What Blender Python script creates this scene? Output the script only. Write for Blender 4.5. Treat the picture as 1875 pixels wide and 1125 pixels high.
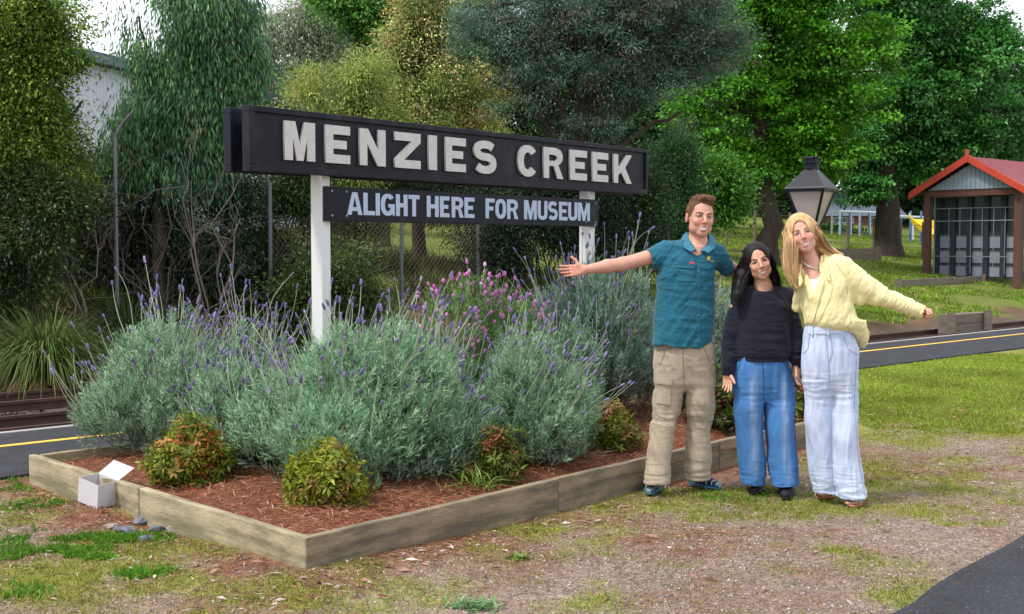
import bpy, math
import numpy as np
from math import radians as R, sin, cos, pi
from mathutils import Vector, Matrix
from mathutils.bvhtree import BVHTree

S = bpy.context.scene
for o in list(bpy.data.objects): bpy.data.objects.remove(o)
COL = S.collection
# ------------------------------------------------------------ camera
FPX, CX, CY, HC = 2150.0, 937.5, 562.5, 1.53
PITCH = math.atan(112.5/FPX)
cam = bpy.data.cameras.new("camera"); cam_o = bpy.data.objects.new("camera", cam); COL.objects.link(cam_o)
cam.sensor_width = 36; cam.lens = 36*FPX/1875; cam.clip_end = 900; cam.clip_start = .1
cam_o.location = (0, 0, HC); cam_o.rotation_euler = (pi/2-PITCH, 0, 0)
S.camera = cam_o
S.render.resolution_x = 1024; S.render.resolution_y = 614
# ------------------------------------------------------------ sky, sun, exposure
SUN_EL, SUN_AZ = R(56), R(-62)          # azimuth from +Y towards +X: the light comes from the left, a little behind the camera
SUN_AZ = R(-115)
W = bpy.data.worlds.new("World"); S.world = W; W.use_nodes = True
nt = W.node_tree; nt.nodes.clear()
sky = nt.nodes.new('ShaderNodeTexSky'); sky.sky_type = 'NISHITA'; sky.sun_disc = False
sky.sun_elevation = SUN_EL; sky.sun_rotation = SUN_AZ; sky.air_density = 1.0; sky.dust_density = 4; sky.ozone_density = 1.5
tc = nt.nodes.new('ShaderNodeTexCoord'); nz = nt.nodes.new('ShaderNodeTexNoise'); nz.inputs['Scale'].default_value = 2.2; nz.inputs['Detail'].default_value = 6
rp = nt.nodes.new('ShaderNodeValToRGB'); rp.color_ramp.elements[0].position = .30; rp.color_ramp.elements[1].position = .52
rp.color_ramp.elements[0].color = (.45,.45,.45,1); rp.color_ramp.elements[1].color = (1,1,1,1)
mx = nt.nodes.new('ShaderNodeMix'); mx.data_type = 'RGBA'; mx.inputs[7].default_value = (11.5, 12.0, 12.8, 1)
bg = nt.nodes.new('ShaderNodeBackground'); bg.inputs[1].default_value = .088; wo = nt.nodes.new('ShaderNodeOutputWorld')
L = nt.links.new
L(tc.outputs['Generated'], nz.inputs['Vector']); L(nz.outputs['Fac'], rp.inputs['Fac']); L(rp.outputs['Color'], mx.inputs[0])
L(sky.outputs[0], mx.inputs[6]); L(mx.outputs[2], bg.inputs[0]); L(bg.outputs[0], wo.inputs[0])
sl = bpy.data.lights.new("sun", 'SUN'); sl.energy = 2.2; sl.angle = R(8); sl.color = (1, .95, .88)
so = bpy.data.objects.new("sun", sl); COL.objects.link(so)
sd = Vector((sin(SUN_AZ)*cos(SUN_EL), cos(SUN_AZ)*cos(SUN_EL), sin(SUN_EL)))
so.rotation_euler = sd.to_track_quat('Z', 'Y').to_euler(); so.location = (-6, -4, 20)
S.view_settings.view_transform = 'Standard'; S.view_settings.look = 'None'; S.view_settings.gamma = 1
S.view_settings.use_curve_mapping = False; S.view_settings.exposure = 0.62

# ------------------------------------------------------------ helpers
cp, sp_ = cos(PITCH), sin(PITCH)
def ray(u, v):
    x, y, z = (u-CX)/FPX, 1.0, -(v-CY)/FPX
    return np.array([x, y*cp+z*sp_, -y*sp_+z*cp])
def P(u, v, Y):
    r = ray(u, v); return np.array([0, 0, HC]) + r*(Y/r[1])
def G(u, v, z=0.0):
    r = ray(u, v); return np.array([0, 0, HC]) + r*((z-HC)/r[2])
def rng(seed): return np.random.default_rng(seed)
def unit(a): return a/np.maximum(np.linalg.norm(a, axis=-1, keepdims=True), 1e-9)

def tag(o, label=None, cat=None, group=None, kind=None):
    if label: o['label'] = label
    if cat: o['category'] = cat
    if group: o['group'] = group
    if kind: o['kind'] = kind
    return o
def empty(name, loc=(0,0,0), label=None, cat=None, group=None):
    o = bpy.data.objects.new(name, None); COL.objects.link(o); o.location = loc
    o.empty_display_size = .2
    return tag(o, label, cat, group)
def mesh(name, V, Fc, mat=None, parent=None, cols=None, smooth=False, fm=None, loc=None):
    """V (n,3); Fc (m,k) array or a list of polygons; V is in the parent's own space"""
    me = bpy.data.meshes.new(name)
    V = np.asarray(V, dtype=np.float32)
    if isinstance(Fc, np.ndarray):
        m, k = Fc.shape
        me.vertices.add(len(V)); me.vertices.foreach_set('co', V.ravel())
        me.loops.add(m*k); me.loops.foreach_set('vertex_index', Fc.astype(np.int32).ravel())
        me.polygons.add(m); me.polygons.foreach_set('loop_start', np.arange(0, m*k, k, dtype=np.int32))
        me.update(calc_edges=True)
    else:
        me.from_pydata(V.tolist(), [], Fc); me.update()
    if cols is not None:
        a = me.color_attributes.new('Col', 'FLOAT_COLOR', 'POINT')
        c = np.ones((len(V), 4), np.float32); c[:, :3] = cols; a.data.foreach_set('color', c.ravel())
    if smooth: me.polygons.foreach_set('use_smooth', np.ones(len(me.polygons), bool))
    mats = mat if isinstance(mat, (list, tuple)) else [mat]
    for q in mats:
        if q: me.materials.append(q)
    if fm is not None: me.polygons.foreach_set('material_index', np.asarray(fm, np.int32))
    o = bpy.data.objects.new(name, me); COL.objects.link(o)
    if parent: o.parent = parent
    if loc is not None: o.location = loc
    return o
class MB:
    def __init__(s): s.v = []; s.f = []; s.c = []; s.n = 0
    def add(s, V, F, c=(1,1,1)):
        V = np.asarray(V, float); s.v.append(V); s.f += [[i+s.n for i in f] for f in F]; s.n += len(V)
        s.c.append(np.tile(np.asarray(c, float), (len(V), 1)) if np.ndim(c) == 1 else c)
    def box(s, c, h, rot=None, col=(1,1,1)):
        c = np.asarray(c, float); h = np.asarray(h, float)
        V = np.array([[x, y, z] for x in (-1,1) for y in (-1,1) for z in (-1,1)], float)*h
        if rot is not None: V = V @ np.asarray(rot).T
        s.add(V+c, [[0,1,3,2],[4,6,7,5],[0,4,5,1],[2,3,7,6],[0,2,6,4],[1,5,7,3]], col)
    def bar(s, a, b, w, h, col=(1,1,1), up=(0,0,1)):
        a = np.asarray(a, float); b = np.asarray(b, float); d = b-a; l = np.linalg.norm(d); d = d/l
        x = np.cross(d, up)
        if np.linalg.norm(x) < 1e-4: x = np.cross(d, (0,1,0))
        x /= np.linalg.norm(x); z = np.cross(x, d)
        s.box((a+b)/2, (w/2, l/2, h/2), np.column_stack([x, d, z]), col)
    def tube(s, pts, rad, n=7, col=(1,1,1), cap=True):
        pts = np.asarray(pts, float); K = len(pts)
        rad = np.full(K, rad) if np.ndim(rad) == 0 else np.asarray(rad, float)
        T = unit(np.gradient(pts, axis=0)); ref = np.array([0,0,1.]) if abs(T[0][2]) < .9 else np.array([0,1.,0])
        A = unit(np.cross(T, ref)); B = np.cross(T, A)
        th = np.arange(n)*2*pi/n
        V = pts[:,None] + rad[:,None,None]*(A[:,None]*np.cos(th)[None,:,None] + B[:,None]*np.sin(th)[None,:,None])
        F = [[i*n+j, i*n+(j+1)%n, (i+1)*n+(j+1)%n, (i+1)*n+j] for i in range(K-1) for j in range(n)]
        if cap: F += [list(range(n))[::-1], [(K-1)*n+j for j in range(n)]]
        s.add(V.reshape(-1,3), F, col)
    def lathe(s, prof, n=16, c=(0,0,0), col=(1,1,1), off=0.0):
        th = np.arange(n)*2*pi/n+off
        V = np.array([[r*cos(t), r*sin(t), z] for r, z in prof for t in th]) + np.asarray(c, float)
        K = len(prof)
        F = [[i*n+j, i*n+(j+1)%n, (i+1)*n+(j+1)%n, (i+1)*n+j] for i in range(K-1) for j in range(n)]
        F += [list(range(n))[::-1], [(K-1)*n+j for j in range(n)]]
        s.add(V, F, col)
    def build(s, name, mat, parent=None, smooth=False, usecol=False, loc=None, bevel=0):
        o = mesh(name, np.vstack(s.v), s.f, mat, parent, np.vstack(s.c) if usecol else None, smooth, loc=loc)
        if bevel:
            b = o.modifiers.new('bevel', 'BEVEL'); b.width = bevel; b.segments = 2; b.limit_method = 'ANGLE'
        return o
# --- value noise
def _h(ix, iy, iz, seed):
    h = (ix*374761393 + iy*668265263 + iz*1274126177 + seed*974634777) & 0xffffffff
    h = ((h ^ (h >> 13))*1274126177) & 0xffffffff
    return ((h ^ (h >> 16)) & 0xffff)/65535.0
def vnoise(p, seed=0):
    p = np.asarray(p, float); i = np.floor(p).astype(np.int64); f = p-i; f = f*f*(3-2*f); r = 0
    for dx in (0,1):
        for dy in (0,1):
            for dz in (0,1):
                w = (f[...,0] if dx else 1-f[...,0])*(f[...,1] if dy else 1-f[...,1])*(f[...,2] if dz else 1-f[...,2])
                r = r + w*_h(i[...,0]+dx, i[...,1]+dy, i[...,2]+dz, seed)
    return r
def fbm(p, seed=0, o=4):
    r = 0; a = .5; t = 0
    for k in range(o): r = r + a*vnoise(np.asarray(p)*2**k, seed+k); t += a; a *= .5
    return r/t
def n2(x, y, s, seed=0, o=4): return fbm(np.stack([x*s, y*s, np.zeros_like(x)], -1), seed, o)
def sstep(a, b, x): t = np.clip((x-a)/(b-a), 0, 1); return t*t*(3-2*t)

# ------------------------------------------------------------ materials
def pm(name, col=(.5,.5,.5), rough=.8, attr=False, var=0, vs=5, bump=0, bs=50, transl=0, metal=0, stretch=(1,1,1), spec=.3,
       col2=None, c2s=3, c2lo=.45, c2hi=.6, fine=0, fs=200, coord='Object', tint=None, sheen=0, bdist=.01):
    m = bpy.data.materials.new(name); m.use_nodes = True; t = m.node_tree; t.nodes.clear(); N = t.nodes.new; LL = t.links.new
    out = N('ShaderNodeOutputMaterial'); b = N('ShaderNodeBsdfPrincipled'); b.inputs['Roughness'].default_value = rough
    b.inputs['Metallic'].default_value = metal; b.inputs['Specular IOR Level'].default_value = spec
    if sheen: b.inputs['Sheen Weight'].default_value = sheen
    tcn = N('ShaderNodeTexCoord'); mp = N('ShaderNodeMapping'); mp.inputs['Scale'].default_value = stretch
    LL(tcn.outputs[coord], mp.inputs[0])
    if attr:
        at = N('ShaderNodeAttribute'); at.attribute_name = 'Col'; c = at.outputs['Color']
    else:
        rgb = N('ShaderNodeRGB'); rgb.outputs[0].default_value = (*col, 1); c = rgb.outputs[0]
    def noise(sc, det=5, r=.6):
        n = N('ShaderNodeTexNoise'); n.inputs['Scale'].default_value = sc; n.inputs['Detail'].default_value = det; n.inputs['Roughness'].default_value = r
        LL(mp.outputs[0], n.inputs['Vector']); return n.outputs['Fac']
    def mr(x, a, b_, lo, hi):
        q = N('ShaderNodeMapRange'); q.inputs[1].default_value = a; q.inputs[2].default_value = b_; q.inputs[3].default_value = lo; q.inputs[4].default_value = hi
        LL(x, q.inputs[0]); return q.outputs[0]
    if col2 is not None:
        k = N('ShaderNodeMix'); k.data_type = 'RGBA'; LL(mr(noise(c2s), c2lo, c2hi, 0, 1), k.inputs[0]); LL(c, k.inputs[6]); k.inputs[7].default_value = (*col2, 1); c = k.outputs[2]
    for amp, sc in ((var, vs), (fine, fs)):
        if amp:
            k = N('ShaderNodeVectorMath'); k.operation = 'SCALE'; LL(c, k.inputs[0]); LL(mr(noise(sc), .25, .75, 1-amp, 1+amp), k.inputs['Scale']); c = k.outputs[0]
    LL(c, b.inputs['Base Color'])
    if bump:
        bp = N('ShaderNodeBump'); bp.inputs['Strength'].default_value = bump; bp.inputs['Distance'].default_value = bdist; LL(noise(bs, 6), bp.inputs['Height']); LL(bp.outputs[0], b.inputs['Normal'])
    sh = b.outputs[0]
    if transl:
        tr = N('ShaderNodeBsdfTranslucent'); LL(c, tr.inputs['Color']); ms = N('ShaderNodeMixShader'); ms.inputs[0].default_value = transl
        LL(sh, ms.inputs[1]); LL(tr.outputs[0], ms.inputs[2]); sh = ms.outputs[0]
    LL(sh, out.inputs[0]); return m
M = {}
M['leaf'] = pm('leaf', attr=True, rough=.5, transl=.32, spec=.4)
M['leaf_matt'] = pm('leaf_matt', attr=True, rough=.8, transl=.15, spec=.15)
M['bark'] = pm('bark', (.05,.038,.03), .95, var=.45, vs=9, bump=.8, bs=14, stretch=(1,1,.25), bdist=.05)
M['bark_pale'] = pm('bark_pale', (.30,.27,.23), .9, var=.35, vs=6, bump=.4, bs=20, stretch=(1,1,.3))
M['twig'] = pm('twig', attr=True, rough=.9)
M['asphalt'] = pm('asphalt', (.030,.031,.038), .9, var=.35, vs=3.5, fine=.65, fs=55, bump=.5, bs=260, bdist=.004)
M['ballast'] = pm('ballast', (.12,.10,.09), .95, var=.5, vs=18, fine=.5, fs=45, bump=1, bs=30, bdist=.04)
M['ground'] = pm('ground', attr=True, rough=.95, fine=.55, fs=75, var=.38, vs=19, bump=.9, bs=110, bdist=.012, spec=.1)
M['paint_yellow'] = pm('paint_yellow', (.72,.47,.07), .7, fine=.18, fs=60, col2=(.35,.25,.1), c2s=25, c2lo=.62, c2hi=.75)
M['kerb'] = pm('kerb', (.32,.31,.30), .85, fine=.3, fs=80)
M['rail'] = pm('rail', (.075,.042,.03), .75, var=.3, vs=8, metal=.2)
M['sleeper'] = pm('sleeper', (.07,.055,.045), .95, var=.4, vs=12)
M['white_paint'] = pm('white_paint', (.62,.62,.62), .55, var=.05, vs=4, fine=.03, fs=90, col2=(.42,.43,.38), c2s=6, c2lo=.62, c2hi=.85, stretch=(1,1,.3))
M['letter'] = pm('letter', (.50,.48,.47), .6, var=.12, vs=14, fine=.1, fs=120, bump=.25, bs=60, col2=(.34,.33,.31), c2s=10, c2lo=.6, c2hi=.8)
M['letter_blue'] = pm('letter_blue', (.38,.44,.58), .6, var=.06, vs=10, fine=.03, fs=120)
M['black_paint'] = pm('black_paint', (.0045,.0055,.012), .5, var=.3, vs=6, bump=.12, bs=60, fine=.25, fs=40, spec=.22, col2=(.016,.017,.022), c2s=7, c2lo=.52, c2hi=.66, stretch=(1,1,.35))
M['metal_grey'] = pm('metal_grey', (.13,.135,.145), .5, metal=.6)
# ------------------------------------------------------------ terrain in the frame of the railway line
A0 = G(78, 815)[:2]; B0 = G(1722, 631)[:2]
D = (B0-A0)/np.linalg.norm(B0-A0); N_ = np.array([-D[1], D[0]])
def ts(x, y): return (x-A0[0])*N_[0]+(y-A0[1])*N_[1], (x-A0[0])*D[0]+(y-A0[1])*D[1]
def xy(s, t): return A0 + s*D + t*N_
def Hh(x, y):
    t, s = ts(np.asarray(x, float), np.asarray(y, float))
    hx = [-1e4, .45, .62, 1.0, 4.3, 5.0, 8.0, 14, 20, 40, 120, 600]
    hz = [0, 0, -.05, -.20, -.20, -.02, 1.02, 1.35, 1.95, 4.0, 9, 20]
    far = sstep(9, 14, s)
    h = np.interp(t, hx, hz)*(1-far)+far*np.interp(t, [-1e4, .45, .62, 1.0, 2.3, 2.7, 5.6, 9, 14, 20, 40, 120, 600], [0, 0, -.05, -.20, -.20, -.04, .36, .80, 1.35, 1.95, 4.0, 9, 20])
    rough = (n2(np.asarray(x, float), np.asarray(y, float), .8, 3)-.5)*np.clip((t-4.5)*.15, 0, .35)*(1-.75*far)
    near = (n2(np.asarray(x, float), np.asarray(y, float), 1.6, 8)-.5)*.03*np.clip(-t*.6-.6, 0, 1)
    # earth banked up against the near corner of the garden bed
    c = G(560, 1050)[:2]; dd = np.hypot(x-c[0], y-c[1])
    return h+rough+near+.045*np.exp(-(dd/.9)**2)+.055*np.exp(-(np.hypot(np.asarray(x)+2.36, np.asarray(y)-6.62)/.28)**4)
def seg(*q):
    out = []
    for a, b, s in q: out.append(np.arange(a, b-1e-9, s))
    return np.concatenate(out+[[q[-1][1]]])
gx = seg((-400,-60,20), (-60,-12,2), (-12,-5,.25), (-5,7,.05), (7,20,.25), (20,60,2), (60,400,20))
gy = seg((-12,4,1), (4,12,.045), (12,20,.12), (20,36,.3), (36,70,2), (70,500,25))
X, Y = np.meshgrid(gx, gy, indexing='ij'); Z = Hh(X, Y)
T_, S_ = ts(X, Y)
# where things grow on the ground: plan blobs (u, v, radius along x, radius along y, amount) located on the ground
gblobs = [(110,1000,.50,.16,.75),(200,1005,.30,.10,.8),(50,925,.42,.22,.6),(265,1062,.10,.07,.8),(150,1060,1.0,.5,.95),(60,960,.5,.3,.7),(330,1085,.6,.28,.8),(20,1010,.4,.4,.6),(20,1100,.5,.3,.55),(420,1080,.5,.2,.35),(500,1110,.4,.15,.4),(1000,965,.35,.2,.45),(800,1035,.6,.25,.5),(700,1090,.5,.25,.42),(900,1010,.5,.2,.35),(1130,975,.3,.12,.35),
          (1330,935,.35,.2,.6),(1240,930,.3,.15,.5),(1450,900,.5,.25,.4),(1330,900,.3,.15,.35),(1560,850,.5,.3,.6),(1620,870,.3,.3,.4),
          (980,1060,.3,.15,.25),(1100,1040,.3,.1,.2),(1600,1000,.3,.1,.2),(600,1110,.3,.1,.5)]
def grass_at(x, y):
    t, s = ts(x, y); g = np.zeros_like(x)
    wx, wy = (n2(x, y, 2.2, 61, 2)-.5)*.5, (n2(x, y, 2.2, 62, 2)-.5)*.5
    for u, v, rx, ry, a in gblobs:
        c = G(u, v); g = np.maximum(g, a*np.exp(-(((x+wx-c[0])/rx)**2+((y+wy-c[1])/ry)**2)))
    lawn = np.clip(sstep(8.2, 11.2, y)+(n2(x, y, 1.3, 55)-.5)*.9*(y > 8)*(y < 11.5), 0, 1)*sstep(1.6, 3.0, x)*(t < -1.15)
    lawn2 = sstep(5.8, 9.5, s)*0
    g = np.maximum(g, lawn)
    g = np.maximum(g, .62*sstep(.42, .60, n2(x, y, 1.0, 21))*(1-.75*sstep(-1.2, -.2, x)*sstep(6.9, 6.2, y)))
    up = sstep(2.9, 3.8, t+(n2(x, y, 1.2, 44)-.5)*1.6)*sstep(11, 14, s)
    up = np.maximum(up, sstep(5.8, 7.5, t)*.7)
    g = np.maximum(g*(t < -1.2), up)
    nz_ = n2(x, y, 5.5, 5, 4)
    nl_ = n2(x, y, 2.4, 19, 3); return np.clip(g*1.15 + ((nz_-.5)*1.5+(nl_-.5)*2.0*(y < 8.5))*(g > .03)*(g < .93), 0, 1)
BT = .19
bedA, bedB, bedC = G(560, 987, BT)*[1,1,0], G(52, 833, BT)*[1,1,0], G(1478, 775, BT)*[1,1,0]
def dist_line(x, y, a, b):
    d = (b-a)[:2]; l = np.hypot(*d); d = d/l; px, py = x-a[0], y-a[1]; k = np.clip(px*d[0]+py*d[1], 0, l)
    return np.hypot(px-k*d[0], py-k*d[1])
def mulch_at(x, y):
    d = np.minimum(dist_line(x, y, bedA, bedC), dist_line(x, y, bedA, bedB)*.8)
    m = np.exp(-(d/.42)**2)*.95
    for u, v, rx, ry, a in [(1160,985,.5,.15,.8),(900,1000,.4,.08,.5),(330,950,.5,.25,.9),(1500,830,.6,.2,.6),(1250,1010,.7,.15,.5),(1700,860,.9,.3,.45),(1800,760,1.2,.3,.4),(1350,975,.5,.12,.5)]:
        c = G(u, v); m = np.maximum(m, a*np.exp(-(((x-c[0])/rx)**2+((y-c[1])/ry)**2)))
    return np.clip(m + (n2(x, y, 4.5, 15)-.5)*1.1*(m > .05), 0, 1)
g_ = grass_at(X, Y); m_ = mulch_at(X, Y)*(1-.7*g_)
nA = n2(X, Y, 2.2, 31)[..., None]; nB = n2(X, Y, 14, 41, 3)[..., None]
grav = np.array([.265,.195,.16])*(.75+.5*nB)*(1-.15*nA)
grav = grav*(1-.45*sstep(.45,.62,nA)) + np.array([.20,.115,.07])*.45*sstep(.45,.62,nA)
mul = np.array([.20,.085,.05])*(.6+.8*nB)
grs = np.array([.20,.24,.035])*(.7+.6*nB)*(1-.3*nA) + np.array([.10,.03,0])*nA*.4
m3 = m_[..., None]; g3 = (np.clip(g_*1.1, 0, 1))[..., None]
C = grav*(1-m3)+mul*m3; C = C*(1-g3*.8)+grs*g3*.8
bt = sstep(.9, 1.1, T_)[..., None]; C = C*(1-bt)+np.array([.10,.085,.075])*bt                      # trackbed
bk = (sstep(4.0, 4.8, T_+1.8*sstep(9, 14, S_)))[..., None]; bankc = np.array([.13,.08,.05])*(.5+nB); bankc = bankc*(1-g3)+np.array([.13,.155,.035])*(.7+.6*nB)*g3
C = C*(1-bk)+bankc*bk
nx_, ny_ = X.shape; idx = np.arange(nx_*ny_).reshape(nx_, ny_)
Fq = np.stack([idx[:-1,:-1], idx[1:,:-1], idx[1:,1:], idx[:-1,1:]], -1).reshape(-1, 4)
tag(mesh('ground', np.stack([X, Y, Z], -1).reshape(-1,3), Fq, M['ground'], cols=C.reshape(-1,3), smooth=True), kind='structure')

def slab(name, s0, s1, t0, t1, ztop, zbot, mat, kind='structure'):
    mb = MB(); q = [xy(s0,t0), xy(s1,t0), xy(s1,t1), xy(s0,t1)]
    V = [[*p, zbot] for p in q]+[[*p, ztop] for p in q]
    mb.add(V, [[3,2,1,0],[4,5,6,7],[0,1,5,4],[1,2,6,5],[2,3,7,6],[3,0,4,7]]); o = mb.build(name, mat)
    if kind: o['kind'] = kind
    return o
slab('platform', -14, 60, -1.2, .60, .022, -.5, M['asphalt'])
slab('platform_edge', -14, 60, .603, .68, .030, -.5, M['kerb'])
slab('platform_line', -14, 60, -.035, .035, .027, .023, M['paint_yellow'])
# asphalt path in the near right corner
q = [G(1560,1172,.02), G(1638,1120,.02), G(1665,1102,.02), G(1694,1083,.02), G(1724,1065,.02), G(1754,1047,.02), G(1804,1021,.02), G(1849,996,.02), G(1880,977,.02), G(2050,900,.02), G(2700,860), G(2700,1500), G(1500,1500)]
gp = rng(77); q = [p+np.array([*gp.normal(0,.006,2),0]) if 0 < i < 9 else p for i, p in enumerate(q)]
mb = MB(); V = [[p[0],p[1],.05] for p in q]; V = np.array(V); n = len(q)
Vb = V.copy(); Vb[:,2] = -.05; V[:,2] = .02
mb.add(np.vstack([V,Vb]), [list(range(n))[::-1]]+[[i,(i+1)%n,n+(i+1)%n,n+i] for i in range(n)])
po = mb.build('path', M['asphalt']); po['kind'] = 'structure'
# railway: two tracks beyond the platform, each a thing of rails and sleepers
def track(t0, s0, s1, ztop, label, gauge=.76, base=None):
    r = empty('railway_track', (*xy(s0,t0), 0), label, 'railway track'); o0 = np.array([*xy(s0,t0), 0])
    for t in (t0, t0+gauge):
        mb = MB()
        for hw, z0, z1 in ((.032,-.03,0),(.008,-.09,-.03),(.05,-.105,-.09)):
            q = [xy(s0,t-hw), xy(s1,t-hw), xy(s1,t+hw), xy(s0,t+hw)]
            V = [np.array([*p, ztop+z0])-o0 for p in q]+[np.array([*p, ztop+z1-.0005])-o0 for p in q]
            mb.add(V, [[3,2,1,0],[4,5,6,7],[0,1,5,4],[1,2,6,5],[2,3,7,6],[3,0,4,7]])
        mb.build('rail', M['rail'], r)
    mb = MB(); g = rng(4); s = s0
    while s < s1:
        c = np.array([*xy(s, t0+gauge/2), ztop-.16])-o0; rot = np.array([[D[0], N_[0], 0],[D[1], N_[1], 0],[0,0,1]])
        mb.box(c, (.11, .75, .05), rot); s += .62+g.random()*.06
    so_ = mb.build('sleepers', M['sleeper'], r); so_['kind'] = 'stuff'
    return r
track(1.36, -10, 45, -.05, 'rusty narrow gauge track running right beside the platform edge')
track(3.0, -10, 11, -.03, 'second rusty narrow gauge track, farther from the platform at the foot of the bank')
# ballast stones
def rocks(n, seed, fn, smin, smax, cols, mat, name, label, kind='stuff'):
    g = rng(seed); p = fn(g, n); n = len(p)
    base = np.array([[1,0,0],[0,1,0],[-1,0,0],[0,-1,0],[0,0,1],[0,0,-1],[.7,.7,.5],[-.6,.5,-.6]])[:6]
    V = base[None]*(g.uniform(.6, 1.2, (n,6,1)))*g.uniform(smin, smax, (n,1,1))*np.array([1,1,.6])
    a = g.uniform(0, 6.28, n); ca, sa = np.cos(a), np.sin(a)
    V = np.stack([V[...,0]*ca[:,None]-V[...,1]*sa[:,None], V[...,0]*sa[:,None]+V[...,1]*ca[:,None], V[...,2]], -1)
    V = V + p[:,None]
    f = np.array([[0,1,4],[1,2,4],[2,3,4],[3,0,4],[1,0,5],[2,1,5],[3,2,5],[0,3,5]])
    Fc = (f[None]+6*np.arange(n)[:,None,None]).reshape(-1,3)
    c = np.asarray(cols)[g.integers(0, len(cols), n)]*g.uniform(.7,1.3,(n,1))
    o = mesh(name, V.reshape(-1,3), Fc, mat, cols=np.repeat(c, 6, 0)); tag(o, label, 'gravel', kind=kind); return o
M['stone'] = pm('stone', attr=True, rough=.9, fine=.2, fs=60)
def f_bal(g, n):
    s = g.uniform(-8, 26, n); t = g.uniform(.75, 4.4, n); k = (t < 2.45) | (s < 10.5); s, t = s[k], t[k]; n = len(s); p = np.array([xy(a, b) for a, b in zip(s, t)])
    return np.column_stack([p, Hh(p[:,0], p[:,1])+.01+g.random(n)*.03])
rocks(26000, 1, f_bal, .015, .045, [(.13,.11,.10),(.09,.075,.07),(.2,.17,.16),(.11,.075,.06)], M['stone'], 'track_ballast', 'brown grey crushed stone between the rails')
def near_pts(g, n, umin=-60, umax=1950):
    x = g.uniform(-4.2, 6.5, n*3); y = g.uniform(4.6, 14, n*3)
    k = (np.abs(x/y) < .5) & (g.random(n*3) < (5.5/y)**1.3); x, y = x[k], y[k]; t, s = ts(x, y)
    k = (t < -1.25); return x[k], y[k]
def in_bed(x, y):
    a, b, c = bedA[:2], bedB[:2], bedC[:2]; e1 = c-a; e2 = b-a
    den = e1[0]*e2[1]-e1[1]*e2[0]; px, py = x-a[0], y-a[1]
    i = (px*e2[1]-py*e2[0])/den; j = (e1[0]*py-e1[1]*px)/den
    return (i > -.01) & (i < 1.3) & (j > -.01) & (j < 1.05)
pathc = [G(1668,1090), G(1880,973)]
def on_path(x, y):
    u_ = CX + FPX*x/y
    a, b = G(1640,1130), G(1880,985)
    return ((x-a[0])*(b[1]-a[1])-(y-a[1])*(b[0]-a[0])) > -.02+(n2(np.asarray(x,float), np.asarray(y,float), 9, 71, 2)-.5)*.10
def f_peb(g, n):
    x, y = near_pts(g, n); k = ~in_bed(x, y) & ~on_path(x, y) & (grass_at(x, y)+.5*mulch_at(x, y) < g.random(len(x))*.8+.2); x, y = x[k], y[k]
    return np.column_stack([x, y, Hh(x, y)+.001])
rocks(60000, 2, f_peb, .003, .0095, [(.34,.29,.27),(.26,.21,.19),(.42,.38,.36),(.18,.12,.10),(.30,.21,.18),(.14,.12,.12)], M['stone'], 'fine_gravel', 'pinkish grey grit trodden into the dirt in front of the bed')

def f_grit(g, n):
    x = g.uniform(1.4, 3.2, n); y = g.uniform(4.7, 7.5, n); k = on_path(x, y) & (g.random(n) < .08+.92*np.exp(-dist_line(x, y, G(1638,1120), G(1880,977))/.05)); x, y = x[k], y[k]
    return np.column_stack([x, y, np.full(len(x), .022)])
rocks(7000, 3, f_grit, .002, .0045, [(.30,.27,.26),(.2,.18,.17),(.12,.10,.09),(.25,.14,.09)], M['stone'], 'loose_grit', 'loose grit and crumbs along the asphalt edge in the near right corner')
# ------------------------------------------------------------ leaf and blade clouds
def ribbons2(Pb, Dr, side, Ln, Wd, C, bend=None, name='leaf', mat=None, parent=None, sag=.25):
    """one rhombic leaf each: base, two flanks, tip"""
    n = len(Pb); Dr = unit(Dr); side = unit(np.cross(Dr, side)); nr = np.cross(side, Dr)
    L_ = Ln[:,None]; W_ = Wd[:,None]
    mid = Pb + Dr*L_*.45
    V = np.stack([Pb, mid+side*W_*.5+nr*W_*.12, Pb+Dr*L_-nr*L_*sag*.3, mid-side*W_*.5+nr*W_*.12], 1)
    return V
def leaf_mesh(name, Vs, Cs, mat, parent=None):
    V = np.concatenate(Vs).reshape(-1,3); n = len(V)//4
    c = np.repeat(np.concatenate(Cs), 4, 0)
    return mesh(name, V, np.arange(n*4).reshape(n,4), mat, parent, cols=c)
def pick(g, n, pal):
    pal = np.asarray(pal, float); w = pal[:,3]/pal[:,3].sum(); k = g.choice(len(pal), n, p=w)
    return pal[k,:3]

def strips(name, B, D0, Ln, W0, droop, C, K=5, mat=None, parent=None, tip=.15, side=None, sway=None):
    n = len(B); D0 = unit(D0); sd_ = unit(np.cross(D0, side if side is not None else np.array([0,0,1.])) + 1e-6)
    V = np.zeros((n, K, 2, 3), np.float32)
    for k in range(K):
        t = k/(K-1); p = B + D0*Ln[:,None]*t + np.array([0,0,-1.])*(droop*Ln)[:,None]*t*t
        if sway is not None: p = p + sway*Ln[:,None]*math.sin(t*pi)
        w = (W0*(1-(1-tip)*t**1.5)*.5)[:,None]; V[:,k,0] = p-sd_*w; V[:,k,1] = p+sd_*w
    b = (np.arange(n)*K*2)[:,None]; k = np.arange(K-1)[None]*2
    F = np.stack([b+k, b+k+1, b+k+3, b+k+2], -1).reshape(-1,4)
    return mesh(name, V.reshape(-1,3), F, mat or M['leaf'], parent, cols=np.repeat(C, K*2, 0)), V
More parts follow.
